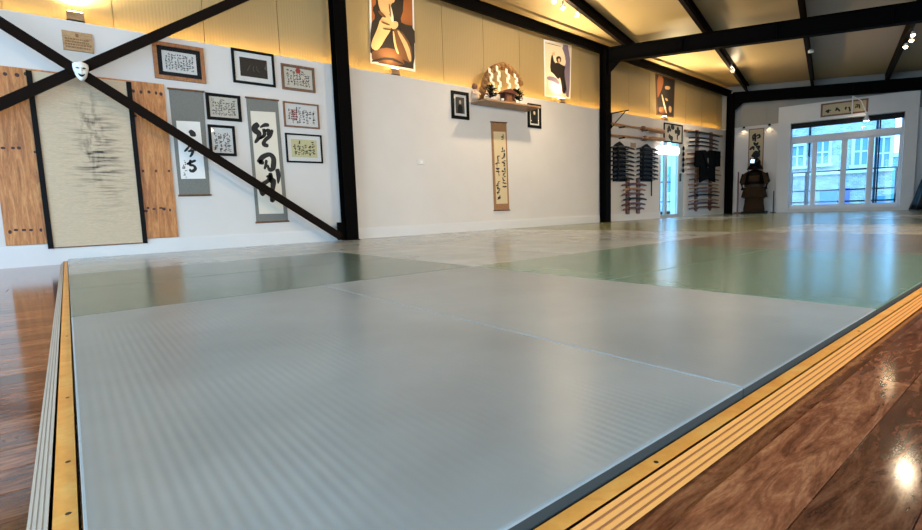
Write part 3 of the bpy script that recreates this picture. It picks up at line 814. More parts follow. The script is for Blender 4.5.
def portrait(F, a, b, c, e, sh):
    w = b - a; h = e - c; u = (a + b) / 2
    MB().poly(F, [(u - w * .3, c), (u + w * .3, c), (u + w * .25, c + h * .45), (u + w * .1, c + h * .55), (u - w * .1, c + h * .55), (u - w * .25, c + h * .45)], 0.0102, 0.011).build('dark_robe', 'ink', sh)
    MB().poly(F, [(u + w * .14 * math.cos(k * .7854), c + h * .7 + h * .13 * math.sin(k * .7854)) for k in range(8)], 0.0102, 0.0112).build('pale_face', 'pale_print', sh)
framed('small black framed portrait left of the shrine shelf', [(450.8, 90.8), (468, 92.7), (468.7, 120), (451.2, 118.6)], fm='black', bw=0.05, mount=('white', 0.04), sheet='grey_ink', extra=portrait)
framed('small black framed portrait right of the shrine shelf', [(527.3, 103.5), (540.5, 104.8), (540.5, 128.7), (527.3, 127.5)], fm='black', bw=0.05, mount=('white', 0.03), sheet='dark_print', extra=portrait)
def bold(px0, py0, sc, strokes, F, d0, Y=None, conv=None):
    mb = MB()
    for s_ in strokes:
        pts = []; ws = []
        for x_, y_, w_ in s_:
            px, py = px0 + x_ / sc, py0 + y_ / sc
            pts.append(conv(px, py)); e = conv(px + w_ / sc, py); ws.append(max(0.004, abs(e[0] - pts[-1][0]) * 1.7))
        P_, W_ = [], []; n_ = len(pts)
        for i in range(n_ - 1):                         # smooth brush path with rounded ends
            p0, p1, p2, p3 = pts[max(i - 1, 0)], pts[i], pts[i + 1], pts[min(i + 2, n_ - 1)]
            for k in range(5):
                t = k / 5
                P_.append(tuple(0.5 * (2 * p1[a] + (p2[a] - p0[a]) * t + (2 * p0[a] - 5 * p1[a] + 4 * p2[a] - p3[a]) * t * t + (3 * p1[a] - p0[a] - 3 * p2[a] + p3[a]) * t ** 3) for a in (0, 1)))
                W_.append(ws[i] * (1 - t) + ws[i + 1] * t)
        P_.append(pts[-1]); W_.append(ws[-1])
        W_[0] *= .55; W_[-1] *= .45; W_[-2] *= .85
        mb.ribbon(F, P_, W_, d0, d0 + 0.0012)
    return mb
f8 = framed('dark framed square calligraphy hanging over the narrow glazed door', [(663.2, 122.6), (682.2, 125.3), (681.6, 144), (663.6, 142)], fm='black', bw=0.03, mount=None, sheet='paper')
bold(660, 118, 17.65, [[(175, 150, 22), (150, 200, 26), (135, 260, 14)], [(190, 150, 20), (230, 170, 26), (245, 200, 16)], [(185, 190, 18), (180, 240, 14)], [(310, 160, 18), (315, 220, 26), (305, 290, 22)],
     [(265, 215, 16), (290, 265, 26)], [(340, 210, 20), (335, 270, 20), (310, 300, 12)], [(155, 300, 18), (180, 340, 22), (225, 380, 32)], [(305, 300, 12), (305, 390, 10)]], FW, 0.0108, conv=lambda a, b: wu(a, b, YW - .01)).build('writing', 'ink', f8)

# hanging scrolls
def scroll(label, c, paper_c, fabric, paper, tilt=0.0, rod='rack_wood'):
    P = [wu(*p) for p in c]; Q = [wu(*p) for p in paper_c]
    lo = min(p[1] for p in P)
    t = thing('hanging_scroll', label, 'scroll', FW(sum(p[0] for p in P) / 4, 0, lo), 'hanging scrolls')
    MB().poly(FW, P, 0.004, 0.009).build('mounting', fabric, t)
    MB().poly(FW, Q, 0.0088, 0.0105).build('paper', paper, t)
    for a, b in ((P[0], P[1]), (P[3], P[2])):
        MB().tube([FW(a[0] - .012, .012, a[1]), FW(b[0] + .012, .012, b[1])], 0.011, 8).build('rod', rod, t)
    return t
cv = lambda a, b: wu(a, b, YW - .01)
s1 = scroll('grey mounted scroll with brushed characters beside the pine board', [(168.4, 88.6), (203, 91.8), (210, 195), (179.3, 195.6)], [(175.9, 120.8), (199.7, 122), (205.4, 178.7), (181, 179)], 'grey_brocade', 'white_paper')
bold(172, 118, 8.03, [[(140, 100, 18), (165, 125, 30), (170, 150, 26)], [(140, 225, 9), (115, 255, 12), (98, 270, 7)], [(140, 222, 8), (165, 240, 13), (192, 264, 11)], [(128, 268, 9), (165, 264, 14), (160, 290, 13), (143, 314, 8)], [(150, 245, 8), (155, 258, 8)],
     [(118, 372, 10), (155, 354, 13), (192, 340, 12)], [(150, 335, 11), (144, 375, 14), (172, 382, 12), (188, 405, 15), (168, 426, 16), (148, 424, 12), (146, 408, 8)]], FW, 0.0106, conv=cv).build('brush_characters', 'ink', s1)['kind'] = 'stuff'
wb = MB(); a = wu(184, 160); writing(wb, FW, a[0] - .02, a[0] + .02, a[1] - .22, a[1], 1, 6, 0.0106, 77, 3); wb.build('signature', 'grey_ink', s1)
s2 = scroll('tall grey mounted scroll with three bold black characters', [(245.8, 97.4), (277.5, 100.6), (288, 221), (256.4, 222.5)], [(250, 111), (275, 112.4), (283.5, 213.5), (259, 214)], 'grey_brocade', 'paper')
bold(244, 108, 9.46, [[(138, 150, 26), (105, 178, 34), (104, 212, 34), (138, 238, 32), (138, 280, 24), (102, 332, 14)], [(150, 185, 8), (200, 160, 22), (238, 165, 18)], [(185, 195, 20), (192, 255, 20), (150, 290, 12)],
     [(190, 222, 14), (235, 210, 18), (222, 260, 18)], [(268, 205, 16), (245, 262, 22), (197, 308, 20), (188, 345, 24), (232, 358, 22)], [(135, 295, 12), (185, 272, 16)],
     [(138, 520, 28), (175, 465, 28), (240, 440, 24), (278, 475, 28), (278, 545, 30), (270, 575, 26), (240, 585, 18), (222, 535, 12)], [(212, 490, 16), (205, 545, 16), (192, 580, 12)], [(140, 508, 28), (190, 520, 24)],
     [(312, 575, 24), (326, 640, 26), (322, 718, 8)], [(248, 612, 18), (250, 655, 30), (225, 690, 22), (160, 740, 26), (172, 818, 18), (196, 800, 12), (205, 750, 12)], [(235, 690, 26), (275, 690, 34), (270, 780, 24), (262, 880, 18), (300, 850, 14)], [(210, 650, 14), (270, 640, 16)]],
     FW, 0.0106, conv=cv).build('brush_characters', 'ink', s2)['kind'] = 'stuff'
s3 = scroll('narrow brown mounted scroll hanging under the shrine shelf', [(490.5, 122), (506, 122.8), (509, 210), (494, 210.5)], [(493, 131.5), (505, 132), (507.2, 203.5), (496, 204)], 'brown_brocade', 'cream_paper')
wb = MB(); a = wu(502.5, 136); b_ = wu(504.5, 192)
writing(wb, FW, a[0] - .06, a[0] + .06, b_[1] - .02, a[1], 1, 10, 0.0106, 81, 4)
a = wu(497.5, 155); b_ = wu(499, 202); writing(wb, FW, a[0] - .06, a[0] + .05, b_[1], a[1], 1, 9, 0.0106, 82, 4)
wb.build('brush_characters', 'ink', s3)['kind'] = 'stuff'

# light switch
u, zz = wu(421, 162); sw = thing('switch_plate', 'small white switch plate on the wall right of the near column', 'switch', FW(u, 0, zz - .05))
MB().chbox(FW, (u - .06, u + .06), (0.001, 0.012), (zz - .04, zz + .04), 0.003).build('plate', 'switch_white', sw)
MB().box(FW, (u - .02, u + .02), (0.0119, 0.017), (zz - .02, zz + .02)).build('rocker', 'white', sw)

# ---- posters on the cladding
YP = 6.56
def FPo(u, d, z_): return Vector((u, YP - d, z_))
def wp(px, py): return wu(px, py, YP - 0.01)
def poster(label, c, border, bg):
    P = [wp(*p) for p in c]; t = thing('wall_poster', label, 'poster', FPo(P[3][0], 0, min(p[1] for p in P)), 'posters on the cladding')
    MB().poly(FPo, P, 0.002, 0.012).build('board', border, t)
    cu = sum(p[0] for p in P) / 4; cz = sum(p[1] for p in P) / 4; k = 0.03
    Q = [(p[0] + (k if p[0] < cu else -k), p[1] + (k if p[1] < cz else -k)) for p in P]
    pr = MB().poly(FPo, Q, 0.0118, 0.0132).build('print', bg, t)
    return t, pr
def chaikin(P, n=2):
    for _ in range(n):
        Q = []
        for i in range(len(P)):
            (a, b), (c, d) = P[i], P[(i + 1) % len(P)]
            Q += [(a * .75 + c * .25, b * .75 + d * .25), (a * .25 + c * .75, b * .25 + d * .75)]
        P = Q
    return P
def shape(pr, name, m_, pts, lay):
    pts = chaikin(pts, 1)
    MB().poly(FPo, [wp(*p) for p in pts], 0.013, 0.0132 + 0.0012 * lay).build(name, m_, pr)
def zc(x0, y0, sc): return lambda L: [(x0 + a / sc, y0 + b / sc) for a, b in L]
t1, p1 = poster('large brown photo poster of clasped hands near the column', [(368.2, -62), (412.5, -52), (415.3, 71.6), (370.6, 63)], 'white', 'orange_print')
Z1 = zc(363, 0, 6.98)
shape(p1, 'dark_hair', 'dark_print', Z1([(45, -300), (280, -280), (285, 60), (255, 150), (300, 175), (355, 180), (362, 480), (300, 475), (50, 430), (50, 170), (90, 120), (60, 60), (100, 20)]), 1)
shape(p1, 'brown_shirt', 'brown_print', Z1([(60, 345), (200, 330), (260, 380), (300, 470), (60, 430)]), 2)
shape(p1, 'face', 'skin', Z1([(100, -180), (200, -200), (240, -100), (225, 10), (190, 30), (185, 110), (150, 120), (110, 60), (95, -60)]), 3)
shape(p1, 'left_forearm', 'skin', Z1([(120, 130), (170, 100), (200, 120), (195, 210), (160, 260), (120, 330), (90, 358), (52, 330), (60, 290), (100, 200)]), 4)
shape(p1, 'right_hand', 'skin', Z1([(190, 150), (240, 150), (245, 185), (215, 210), (190, 190)]), 5)
shape(p1, 'right_forearm', 'brown_print', Z1([(205, 210), (250, 200), (330, 300), (345, 430), (310, 440), (240, 380), (215, 300)]), 5)
shape(p1, 'fingers', 'pale_print', Z1([(180, 40), (195, 45), (215, 145), (200, 160), (185, 110)]), 6)
for P in ([(128, 148), (186, 172), (182, 182), (124, 160)], [(140, 196), (198, 204), (196, 213), (138, 207)], [(108, 70), (160, 118), (150, 128), (104, 90)], [(176, 30), (186, 32), (196, 120), (188, 122)]):
    shape(p1, 'finger_shadow', 'brown_print', Z1(P), 7)
shape(p1, 'arm_light', 'skin', Z1([(232, 214), (252, 218), (318, 320), (338, 420), (322, 436), (292, 340)]), 6)
shape(p1, 'arm_light', 'skin', Z1([(205, 215), (216, 225), (232, 330), (252, 380), (236, 372), (214, 310)]), 6)
shape(p1, 'sleeve', 'dark_print', Z1([(258, 172), (356, 182), (362, 330), (322, 300), (262, 206)]), 7)
shape(p1, 'shirt_fold', 'dark_print', Z1([(60, 420), (180, 395), (280, 440), (280, 452), (170, 412), (62, 436)]), 4)
t2, p2 = poster('pale poster of a dark robed figure with raised arm', [(543.8, 39.3), (571.5, 45.5), (570.3, 98.7), (544.8, 96.3)], 'white', 'pale_print')
Z2 = zc(530, 30, 6.63)
shape(p2, 'violet_band', 'violet_print', Z2([(205, 95), (265, 105), (262, 450), (235, 440), (225, 260), (240, 200)]), 1)
shape(p2, 'pink_foreground', 'pink_print', Z2([(110, 300), (235, 330), (230, 440), (112, 420)]), 1)
shape(p2, 'dark_robe', 'dark_print', Z2([(140, 170), (150, 165), (160, 220), (185, 215), (215, 235), (235, 240), (225, 280), (235, 390), (215, 400), (200, 310), (185, 330), (160, 295), (130, 270)]), 2)
shape(p2, 'raised_hand', 'skin', Z2([(146, 150), (165, 145), (163, 170), (148, 172)]), 3)
shape(p2, 'head', 'dark_print', Z2([(172, 180), (190, 172), (205, 182), (205, 212), (185, 218), (174, 205)]), 2)
shape(p2, 'face', 'skin', Z2([(182, 190), (198, 190), (198, 212), (186, 214)]), 3)
shape(p2, 'grey_bench', 'violet_print', Z2([(112, 305), (165, 312), (195, 345), (190, 365), (150, 340), (112, 330)]), 2)
shape(p2, 'trouser', 'violet_print', Z2([(196, 300), (232, 300), (244, 420), (214, 425), (206, 360)]), 1)
shape(p2, 'beam_line', 'grey_ink', Z2([(100, 82), (205, 108), (205, 112), (100, 86)]), 1)
t3, p3 = poster('dark poster of a black clad swordsman above the weapon racks', [(655.8, 73.3), (675, 79), (673.8, 117.6), (656.6, 115)], 'brown_print', 'dark_print')
Z3 = zc(645, 60, 7.57)
shape(p3, 'orange_ground', 'orange_print', Z3([(92, 112), (140, 125), (135, 200), (100, 280), (92, 285)]), 1)
shape(p3, 'face', 'skin', Z3([(150, 195), (190, 200), (188, 225), (150, 222)]), 2)
shape(p3, 'hand', 'skin', Z3([(150, 285), (170, 295), (172, 312), (155, 308)]), 2)
shape(p3, 'hand', 'skin', Z3([(178, 345), (200, 355), (198, 400), (180, 395)]), 2)
shape(p3, 'blade', 'pale_print', Z3([(122, 262), (130, 262), (165, 400), (155, 405)]), 3)
shape(p3, 'sash', 'brown_print', Z3([(105, 350), (150, 360), (155, 410), (105, 400)]), 1)

# ---- LED strip and uplights behind the ledge
led = MB().box(FI, (-4.2, 14.8), (6.45, 6.465), (2.412, 2.422))
tag(led.build('led_strip', 'led_warm'), 'warm glowing light strip lying on the ledge below the cladding', 'light strip')
def uplight(px, py, label, power, broad=0.45):
    u, zz = wu(px, py, 6.44)
    zz = 2.42
    t = thing('ledge_uplight', label, 'lamp', (u, 6.45, 2.41), 'uplights on the wall ledge')
    MB().box(FI, (u - 0.075, u + 0.075), (6.395, 6.475), (2.411, 2.425)).build('bracket', 'black', t)
    MB().prism([(u - 0.07, 6.39, 2.43), (u - 0.07, 6.45, 2.425), (u - 0.07, 6.475, 2.49), (u - 0.07, 6.40, 2.51)], (0.14, 0, 0)).build('housing', 'shelf_wood', t)
    MB().prism([(u - 0.06, 6.405, 2.514), (u - 0.06, 6.472, 2.496), (u - 0.06, 6.474, 2.50), (u - 0.06, 6.407, 2.518)], (0.12, 0, 0)).build('lens', 'lens_warm', t)
    light('SPOT', (u, 6.41, 2.54), power * broad, (1.0, 0.82, 0.46), t, target=(u, 6.10, 3.4), spot_size=math.radians(172), spot_blend=0.8, shadow_soft_size=0.04)
    light('SPOT', (u, 6.40, 2.55), power * 3.4, (1.0, 0.80, 0.46), t, target=(u, 5.45, 3.7), spot_size=math.radians(118), spot_blend=0.7, shadow_soft_size=0.04)
uplight(75, 14, 'glowing ledge lamp above the wooden plaque', LEDGE_SPOT_W, 2.6)
uplight(394, 70, 'glowing ledge lamp under the clasped hands poster', LEDGE_SPOT_W)
uplight(561, 96, 'glowing ledge lamp under the pale robed figure poster', LEDGE_SPOT_W)
uplight(664, 117, 'glowing ledge lamp under the dark swordsman poster', LEDGE_SPOT_W)
def uplight_hidden(): pass

# ---- shrine shelf
SU0, SU1, SD, SZ = 5.41, 6.716, 0.36, 2.145
sh = thing('shrine_shelf', 'plain wooden shrine shelf on the white wall between two small portraits', 'shelf', FW((SU0 + SU1) / 2, 0, SZ))
MB().chbox(FW, (SU0, SU1), (0.0, SD), (SZ, SZ + 0.03), 0.004).build('board', 'shelf_wood', sh)
ST = SZ + 0.03
def sp_(px, py, d): return wu(px, py, YW - d)
# straw arch with paper streamers
dA = 0.07
arch = thing('straw_arch', 'twisted straw rope arch with white paper streamers on the shelf', 'decoration', FW(6.05, dA, ST))
A = [sp_(*p, dA) for p in [(480.5, 101), (482, 93), (484.5, 84), (488, 75), (494, 68), (501, 65.5), (508, 68), (514, 73.5), (519.5, 80), (521.5, 85)]]
A[0] = (A[0][0], ST + 0.055)
def interp(A, n):
    out = []
    for i in range(len(A) - 1):
        for k in range(n): f_ = k / n; out.append((A[i][0] * (1 - f_) + A[i + 1][0] * f_, A[i][1] * (1 - f_) + A[i + 1][1] * f_))
    return out + [A[-1]]
B = interp(A, 5)
for ph in range(3):
    path = []; rad = []
    for i, (u, zz) in enumerate(B):
        f_ = i / (len(B) - 1); R_ = 0.052 * (0.55 + 0.45 * math.sin(math.pi * min(1, f_ * 1.0 + 0.12))); a = i * 0.75 + ph * 2.094
        path.append(FW(u + R_ * .6 * math.cos(a), dA + R_ * .6 * math.sin(a), zz + R_ * 0.4 * math.cos(a))); rad.append(R_)
    MB().tube(path, rad, 7).build('rope_strand', 'straw', arch, smooth=True)
for px0, py0, px1, py1 in ((490.5, 68, 494, 91), (498, 66, 500.5, 91), (507.5, 69, 509.8, 92), (515.8, 74, 518, 91)):
    a = sp_(px0, py0, dA + .09); b = sp_(px1, py1, dA + .09); mb = MB(); n = 5
    for k in range(n):
        f0, f1 = k / n, (k + 1.15) / n; off = 0.02 * (1 if k % 2 else -1)
        z0_, z1_ = a[1] + (b[1] - a[1]) * f0, a[1] + (b[1] - a[1]) * f1; u0_ = a[0] + (b[0] - a[0]) * f0 * .7 + off
        mb.prism([FW(u0_ - .026, dA + .085 + .004 * k, z0_ + .008), FW(u0_ + .026, dA + .085 + .004 * k, z0_ - .008), FW(u0_ + .026, dA + .085 + .004 * k, z1_ - .008), FW(u0_ - .026, dA + .085 + .004 * k, z1_ + .008)], (0, -0.003, 0))
    mb.build('paper_streamer', 'paper', arch)
mb = MB()
for k in range(14):
    u = 5.62 + 0.05 * k; top = 2.35 + 0.2 * math.sin(k * 2.1) * .4
# sprigs
def sprig(px, py, label, seed):
    u = sp_(px, py, 0.27)[0]; rr = random.Random(seed)
    t = thing('sakaki_sprig', label, 'plant', FW(u, 0.26, ST), 'evergreen sprigs on the shelf')
    MB().lathe(FW, u, 0.26, [(0.018, ST), (0.026, ST + .015), (0.024, ST + .035), (0.014, ST + .05), (0.018, ST + .055)], 12).build('vase', 'ceramic', t, smooth=True)
    lf = MB(); stm = MB()
    for k in range(90):
        a = rr.random() * 6.283; e = rr.random(); R_ = 0.10 * math.sqrt(rr.random()); zz = ST + .05 + .19 * rr.random()
        c = FW(u + R_ * math.cos(a), 0.26 + R_ * .7 * math.sin(a), zz)
        d1 = Vector((math.cos(a), -math.sin(a), rr.random() * 1.2 - .3)).normalized() * 0.045; d2 = d1.cross(Vector((0, 0, 1))).normalized() * 0.022
        lf.add([c - d1, c + d2, c + d1, c - d2, c + Vector((0, 0, .006))], [(0, 1, 4), (1, 2, 4), (2, 3, 4), (3, 0, 4), (0, 3, 2, 1)])
    for k in range(5):
        a = k * 1.26; stm.tube([FW(u, .26, ST + .08), FW(u + .03 * math.cos(a), .26 + .03 * math.sin(a), ST + .15), FW(u + .05 * math.cos(a), .26 + .05 * math.sin(a), ST + .24)], 0.003, 5)
    o = lf.build('leaves', 'leaf_dark', t); o['kind'] = 'stuff'
    stm.build('stem', 'leaf_dark', t)
sprig(491.5, 96, 'dark evergreen sprig in white vase, left on the shrine shelf', 1)
sprig(518.5, 98, 'dark evergreen sprig in white vase, right on the shrine shelf', 2)
# little shrine
u0, u1 = sp_(498, 96, .2)[0], sp_(512, 96, .2)[0]; uc = (u0 + u1) / 2
hs = thing('miniature_shrine', 'small reddish wooden house shrine between the sprigs', 'shrine', FW(uc, 0.2, ST))
MB().box(FW, (u0 + .03, u1 - .03), (0.18, 0.33), (ST, ST + .03)).build('base', 'rack_wood', hs)
MB().box(FW, (u0 + .06, u1 - .06), (0.19, 0.30), (ST + .03, ST + .15)).build('body', 'shrine_red', hs)
for sg in (-1, 1): MB().box(FW, crange(uc + sg * .003, uc + sg * .06), (0.30, 0.306), (ST + .035, ST + .14)).build('door', 'rack_wood', hs)
MB().prism([FW(u0, 0.175, ST + .15), FW(u1, 0.175, ST + .15), FW(u1 - .07, 0.175, ST + .2), FW(uc, 0.175, ST + .225), FW(u0 + .07, 0.175, ST + .2)], (0, -0.16, 0)).build('roof', 'shrine_red', hs)
for sg in (-1, 1): MB().tube([FW(uc + sg * .1, .318, ST + .03), FW(uc + sg * .1, .318, ST + .15)], 0.008, 6).build('post', 'shrine_red', hs)
def cup(px, label, d=0.345):
    u = sp_(px, 102, d)[0]
    MBc = MB().lathe(FW, u, d, [(0.016, ST), (0.026, ST + .012), (0.030, ST + .035), (0.026, ST + .035), (0.022, ST + .012)], 12)
    tag(MBc.build('offering_cup', 'ceramic', smooth=True), label, 'cup', 'white cups on the shelf')
cup(502.5, 'tiny white cup in front of the miniature shrine'); cup(520.5, 'tiny white cup in front of the right sprig'); cup(517, 'tiny white cup left of the right sprig foot', 0.315)
u = sp_(475, 98, .2)[0]
fg = thing('figurine', 'beige seated figurine with brown hair at left end of shelf', 'figurine', FW(u, 0.2, ST))
MB().lathe(FW, u, 0.2, [(0.06, ST), (0.075, ST + .03), (0.066, ST + .09), (0.045, ST + .14), (0.02, ST + .155)], 14).build('body', 'figure_beige', fg, smooth=True)
MB().lathe(FW, u, 0.2, [(0.012, ST + .15), (0.04, ST + .17), (0.05, ST + .2), (0.04, ST + .235), (0.012, ST + .25)], 14).build('head', 'figure_brown', fg, smooth=True)
for sg in (-1, 1): MB().tube([FW(u + sg * .05, .21, ST + .12), FW(u + sg * .075, .24, ST + .08), FW(u + sg * .03, .275, ST + .06)], [.018, .017, .013], 7).build('arm', 'figure_beige', fg, smooth=True)

# ================================================================== WEAPON RACKS
def sword(u0, u1, zz, d, m_, label, group, bend=0.03, thick=0.014, hilt=True, flip=False):
    n = 8; L = u1 - u0
    path = []; rad = []
    for k in range(n + 1):
        f_ = k / n; path.append(FW(u0 + L * f_, d, zz + bend * (1 - (2 * f_ - 1) ** 2) * (-1 if flip else 1) - bend * .5)); rad.append(thick * (0.75 if f_ < .02 or f_ > .98 else 1))
    mb = MB().tube(path, rad, 6, flat=0.6)
    if hilt:
        p = path[2] if not flip else path[6]
        g = MB()
        mb.tube([p - Vector((.006, 0, 0)), p + Vector((.006, 0, 0))], thick * 1.5, 8)
    return tag(mb.build('wooden_sword' if not hilt else 'sword', m_), label, 'sword', group)
def black_rack(x0, x1, ytop, ybot, sx0, sx1, rows, nm):
    d = 0.05
    a, zt = wu(x0, ytop, YW - d); b, zb = wu(x1, ybot, YW - d)
    t = thing('sword_rack', f'black {nm} sword rack with crested top board', 'rack', FW((a + b) / 2, 0, zb))
    uc = (a + b) / 2
    P = [(a, zb), (b, zb), (b, zt - .12), (b - (b - a) * .2, zt - .06), (uc, zt), (a + (b - a) * .2, zt - .06), (a, zt - .12)]
    MB().poly(FW, P, 0.002, 0.03).build('back_board', 'black', t)
    c0, c1 = wu(sx0, rows[0], YW - .09)[0], wu(sx1, rows[0], YW - .09)[0]
    for k, y in enumerate(rows):
        zz = wu((sx0 + sx1) / 2, y, YW - .09)[1]
        for uu in (a + .04, b - .04):
            MB().prism([FW(uu - .015, 0.03, zz - .045), FW(uu - .015, 0.115, zz - .045), FW(uu - .015, 0.115, zz - .025), FW(uu - .015, 0.105, zz - .03), FW(uu - .015, 0.03, zz - .03)], (0.03, 0, 0)).build('peg', 'black', t)
        sword(c0 + .01 * (k % 3), c1 - .012 * ((k * 2) % 3), zz, 0.085, 'gloss_black', f'black sheathed sword, {ORD[k]} from top of the {nm} sword rack', f'swords on the {nm} rack', 0.035, 0.025)
rows1 = [147.4, 151.8, 156.2, 160.7, 165.2, 169.6, 174.2, 178.4]
black_rack(614.5, 626.5, 140.5, 181.5, 611.5, 634.5, rows1, 'left')
black_rack(641.8, 653.2, 143, 181.6, 637, 658.6, [149, 153.2, 157.4, 161.6, 165.8, 170, 174.2, 178.2], 'right')
# long dark rod hanging below the right rack
a = wu(651.6, 181, YW - .04); b = wu(651.6, 196, YW - .04)
tag(MB().tube([FW(a[0], .04, a[1]), FW(a[0], .04, b[1])], 0.014, 7).build('hanging_rod', 'black'), 'thin black rod hanging below the right black sword rack', 'rod')
# small brown rack of short blades
d = 0.06
p0 = wu(629, 180, YW - d); p1_ = wu(639.5, 180, YW - d); zb = wu(634, 214, YW - d)[1]; zt = wu(634, 178, YW - d)[1]
t = thing('dagger_rack', 'brown two post rack of short blades below the black racks', 'rack', FW((p0[0] + p1_[0]) / 2, 0, zb))
for u in (p0[0], p1_[0]): MB().box(FW, (u - .05, u + .05), (0.002, 0.05), (zb, zt)).build('post', 'rack_wood', t)
rows3 = [184.5, 189.3, 194, 199, 204, 208.4]
for k, y in enumerate(rows3):
    zz = wu(634, y, YW - .08)[1]; c0, c1 = wu(622 + (k % 2) * 1.5, y, YW - .08)[0], wu(646.5 - (k % 3) * 1.2, y, YW - .08)[0]
    for u in (p0[0], p1_[0]): MB().box(FW, (u - .012, u + .012), (0.05, 0.10), (zz - .035, zz - .018)).build('peg', 'rack_wood', t)
    sword(c0, c1, zz, 0.078, ('red_sword_wood', 'pale_sword_wood', 'red_sword_wood', 'gloss_black', 'red_sword_wood', 'red_sword_wood')[k], f'short {("reddish", "pale", "reddish", "black", "reddish", "reddish")[k]} blade, {ORD[k]} from top of the brown rack', 'short blades on the brown rack', 0.04, 0.026)
# little plate between black racks
u, zz = wu(633, 145); np_ = MB().chbox(FW, (u - .1, u + .1), (0.001, 0.012), (zz - .05, zz + .05), .003)
tag(np_.build('name_plate', 'plaque_wood'), 'small wooden plate between the two black sword racks', 'plate')
# two long paddle headed poles
for (px0, py0, px1, py1), bul, nm in (((611.5, 123.4, 664.6, 131.8), 644, 'upper'), ((611.5, 135, 664.6, 139.8), 646, 'lower')):
    d = 0.1
    a = wu(px0, py0, YW - d); b = wu(px1, py1, YW - d); ub = wu(bul, py0, YW - d)[0]
    f_ = (ub - a[0]) / (b[0] - a[0]); zz = lambda f: a[1] + (b[1] - a[1]) * f
    t = thing('long_pole', f'{nm} long wooden pole with thick sheathed head above the racks', 'pole weapon', FW((a[0] + b[0]) / 2, d, min(a[1], b[1])), 'long poles')
    P = lambda f: FW(a[0] + (b[0] - a[0]) * f, d, zz(f))
    MB().tube([P(0), P(f_)], 0.022, 8).build('shaft', 'pole_wood', t, smooth=True)
    MB().tube([P(f_ - .06), P(f_ - .03), P(f_), P(f_ + .03)], [.03, .055, .06, .03], 8).build('collar', 'rack_wood', t, smooth=True)
    MB().tube([P(f_ + .02), P(f_ + .15), P(.95), P(1)], [.035, .055, .06, .03], 8).build('head', 'pole_wood', t, smooth=True)
    for ff in (.2, .62):
        q = P(ff); MB().box(FI, (q.x - .012, q.x + .012), (YW - .14, YW - .001), (q.z - .05, q.z - .026)).build('hook', 'black', t)
# black triangular bracket beside the column
a = wu(611.5, 118.5, YW - .3); b = wu(628, 117.5, YW - .3)
u = 9.35; zz = 2.36
tb = thing('wall_bracket', 'thin black triangular bracket sticking out beside the column', 'bracket', FW(u, 0, 2.05))
MB().tube([FW(u, 0.0, zz), FW(u, .42, zz)], 0.012, 6).build('arm', 'black', tb)
MB().tube([FW(u, 0.005, 2.05), FW(u, 0.005, zz)], 0.012, 6).build('upright', 'black', tb)
MB().tube([FW(u, 0.005, 2.07), FW(u, .34, zz - .01)], 0.010, 6).build('strut', 'black', tb)

# bulkhead lamp over the door
u0 = wu(659.5, 150, YW - .1)[0]; u1 = wu(679.5, 150, YW - .1)[0]; zz = wu(669, 150.3, YW - .1)[1]
lt = thing('bulkhead_lamp', 'bright white oblong lamp over the narrow glazed door', 'lamp', FW((u0 + u1) / 2, 0, zz - .1))
MB().box(FW, (u0 + .05, u1 - .05), (0.001, 0.03), (zz - .10, zz + .10)).build('back_plate', 'white', lt)
P = []
for k in range(20):
    a = 2 * math.pi * k / 20; cu_ = (u1 - u0) / 2 - .1
    P.append(((u0 + u1) / 2 + (cu_ if math.cos(a) > 0 else -cu_) + .1 * math.cos(a), zz + .10 * math.sin(a)))
MB().poly(FW, P, 0.03, 0.10).build('diffuser', 'bulkhead_glow', lt)
# knotted cord beside door
a = wu(683.6, 148, YW - .03); b = wu(683.6, 173, YW - .03)
ct = thing('tassel_string', 'dark knotted tassel string hanging right of the narrow glazed door', 'cord', FW(a[0], .03, b[1]))
MB().tube([FW(a[0], .03, a[1]), FW(a[0], .03, b[1])], 0.008, 6).build('string', 'black', ct)
for k in range(5):
    zz = b[1] + (a[1] - b[1]) * k / 4.5; MB().lathe(FW, a[0], .03, [(.004, zz), (.03, zz + .03), (.026, zz + .09), (.004, zz + .12)], 8).build('tassel', 'black', ct)

# large rack with wooden swords
d = 0.05
uL, uR = wu(697.3, 170, YW - d)[0], wu(711.3, 170, YW - d)[0]
zb = wu(704, 211, YW - d)[1]; zt = wu(704, 131, YW - d)[1]
bk = thing('training_weapon_rack', 'tall wooden rack of many training swords beside the far column', 'rack', FW((uL + uR) / 2, 0, zb))
for u in (uL, uR): MB().box(FW, (u - .05, u + .05), (0.002, 0.05), (zb, zt)).build('post', 'rack_wood', bk)
a = wu(685, 129.6, YW - .03); b = wu(722.5, 132, YW - .03)
MB().box(FW, (a[0], b[0]), (0.002, 0.045), (a[1] - .05, a[1])).build('top_rail', 'shelf_wood', bk)
rows4 = [(133.5, 'gloss_black', 'black'), (139, 'gloss_black', 'black'), (142.6, 'gloss_black', 'black'), (146.6, 'gloss_black', 'black'), (154.6, 'red_sword_wood', 'reddish'), (159.2, 'pale_sword_wood', 'pale'), (163.8, 'red_sword_wood', 'reddish'),
         (169.2, 'pale_sword_wood', 'pale'), (174.2, 'pale_sword_wood', 'pale'), (179.2, 'red_sword_wood', 'reddish'), (184.2, 'pale_sword_wood', 'pale'), (188, 'pale_sword_wood', 'pale'), (191.6, 'red_sword_wood', 'reddish'),
         (195.3, 'gloss_black', 'black'), (200, 'pale_sword_wood', 'pale'), (203.4, 'red_sword_wood', 'reddish'), (207.4, 'red_sword_wood', 'reddish')]
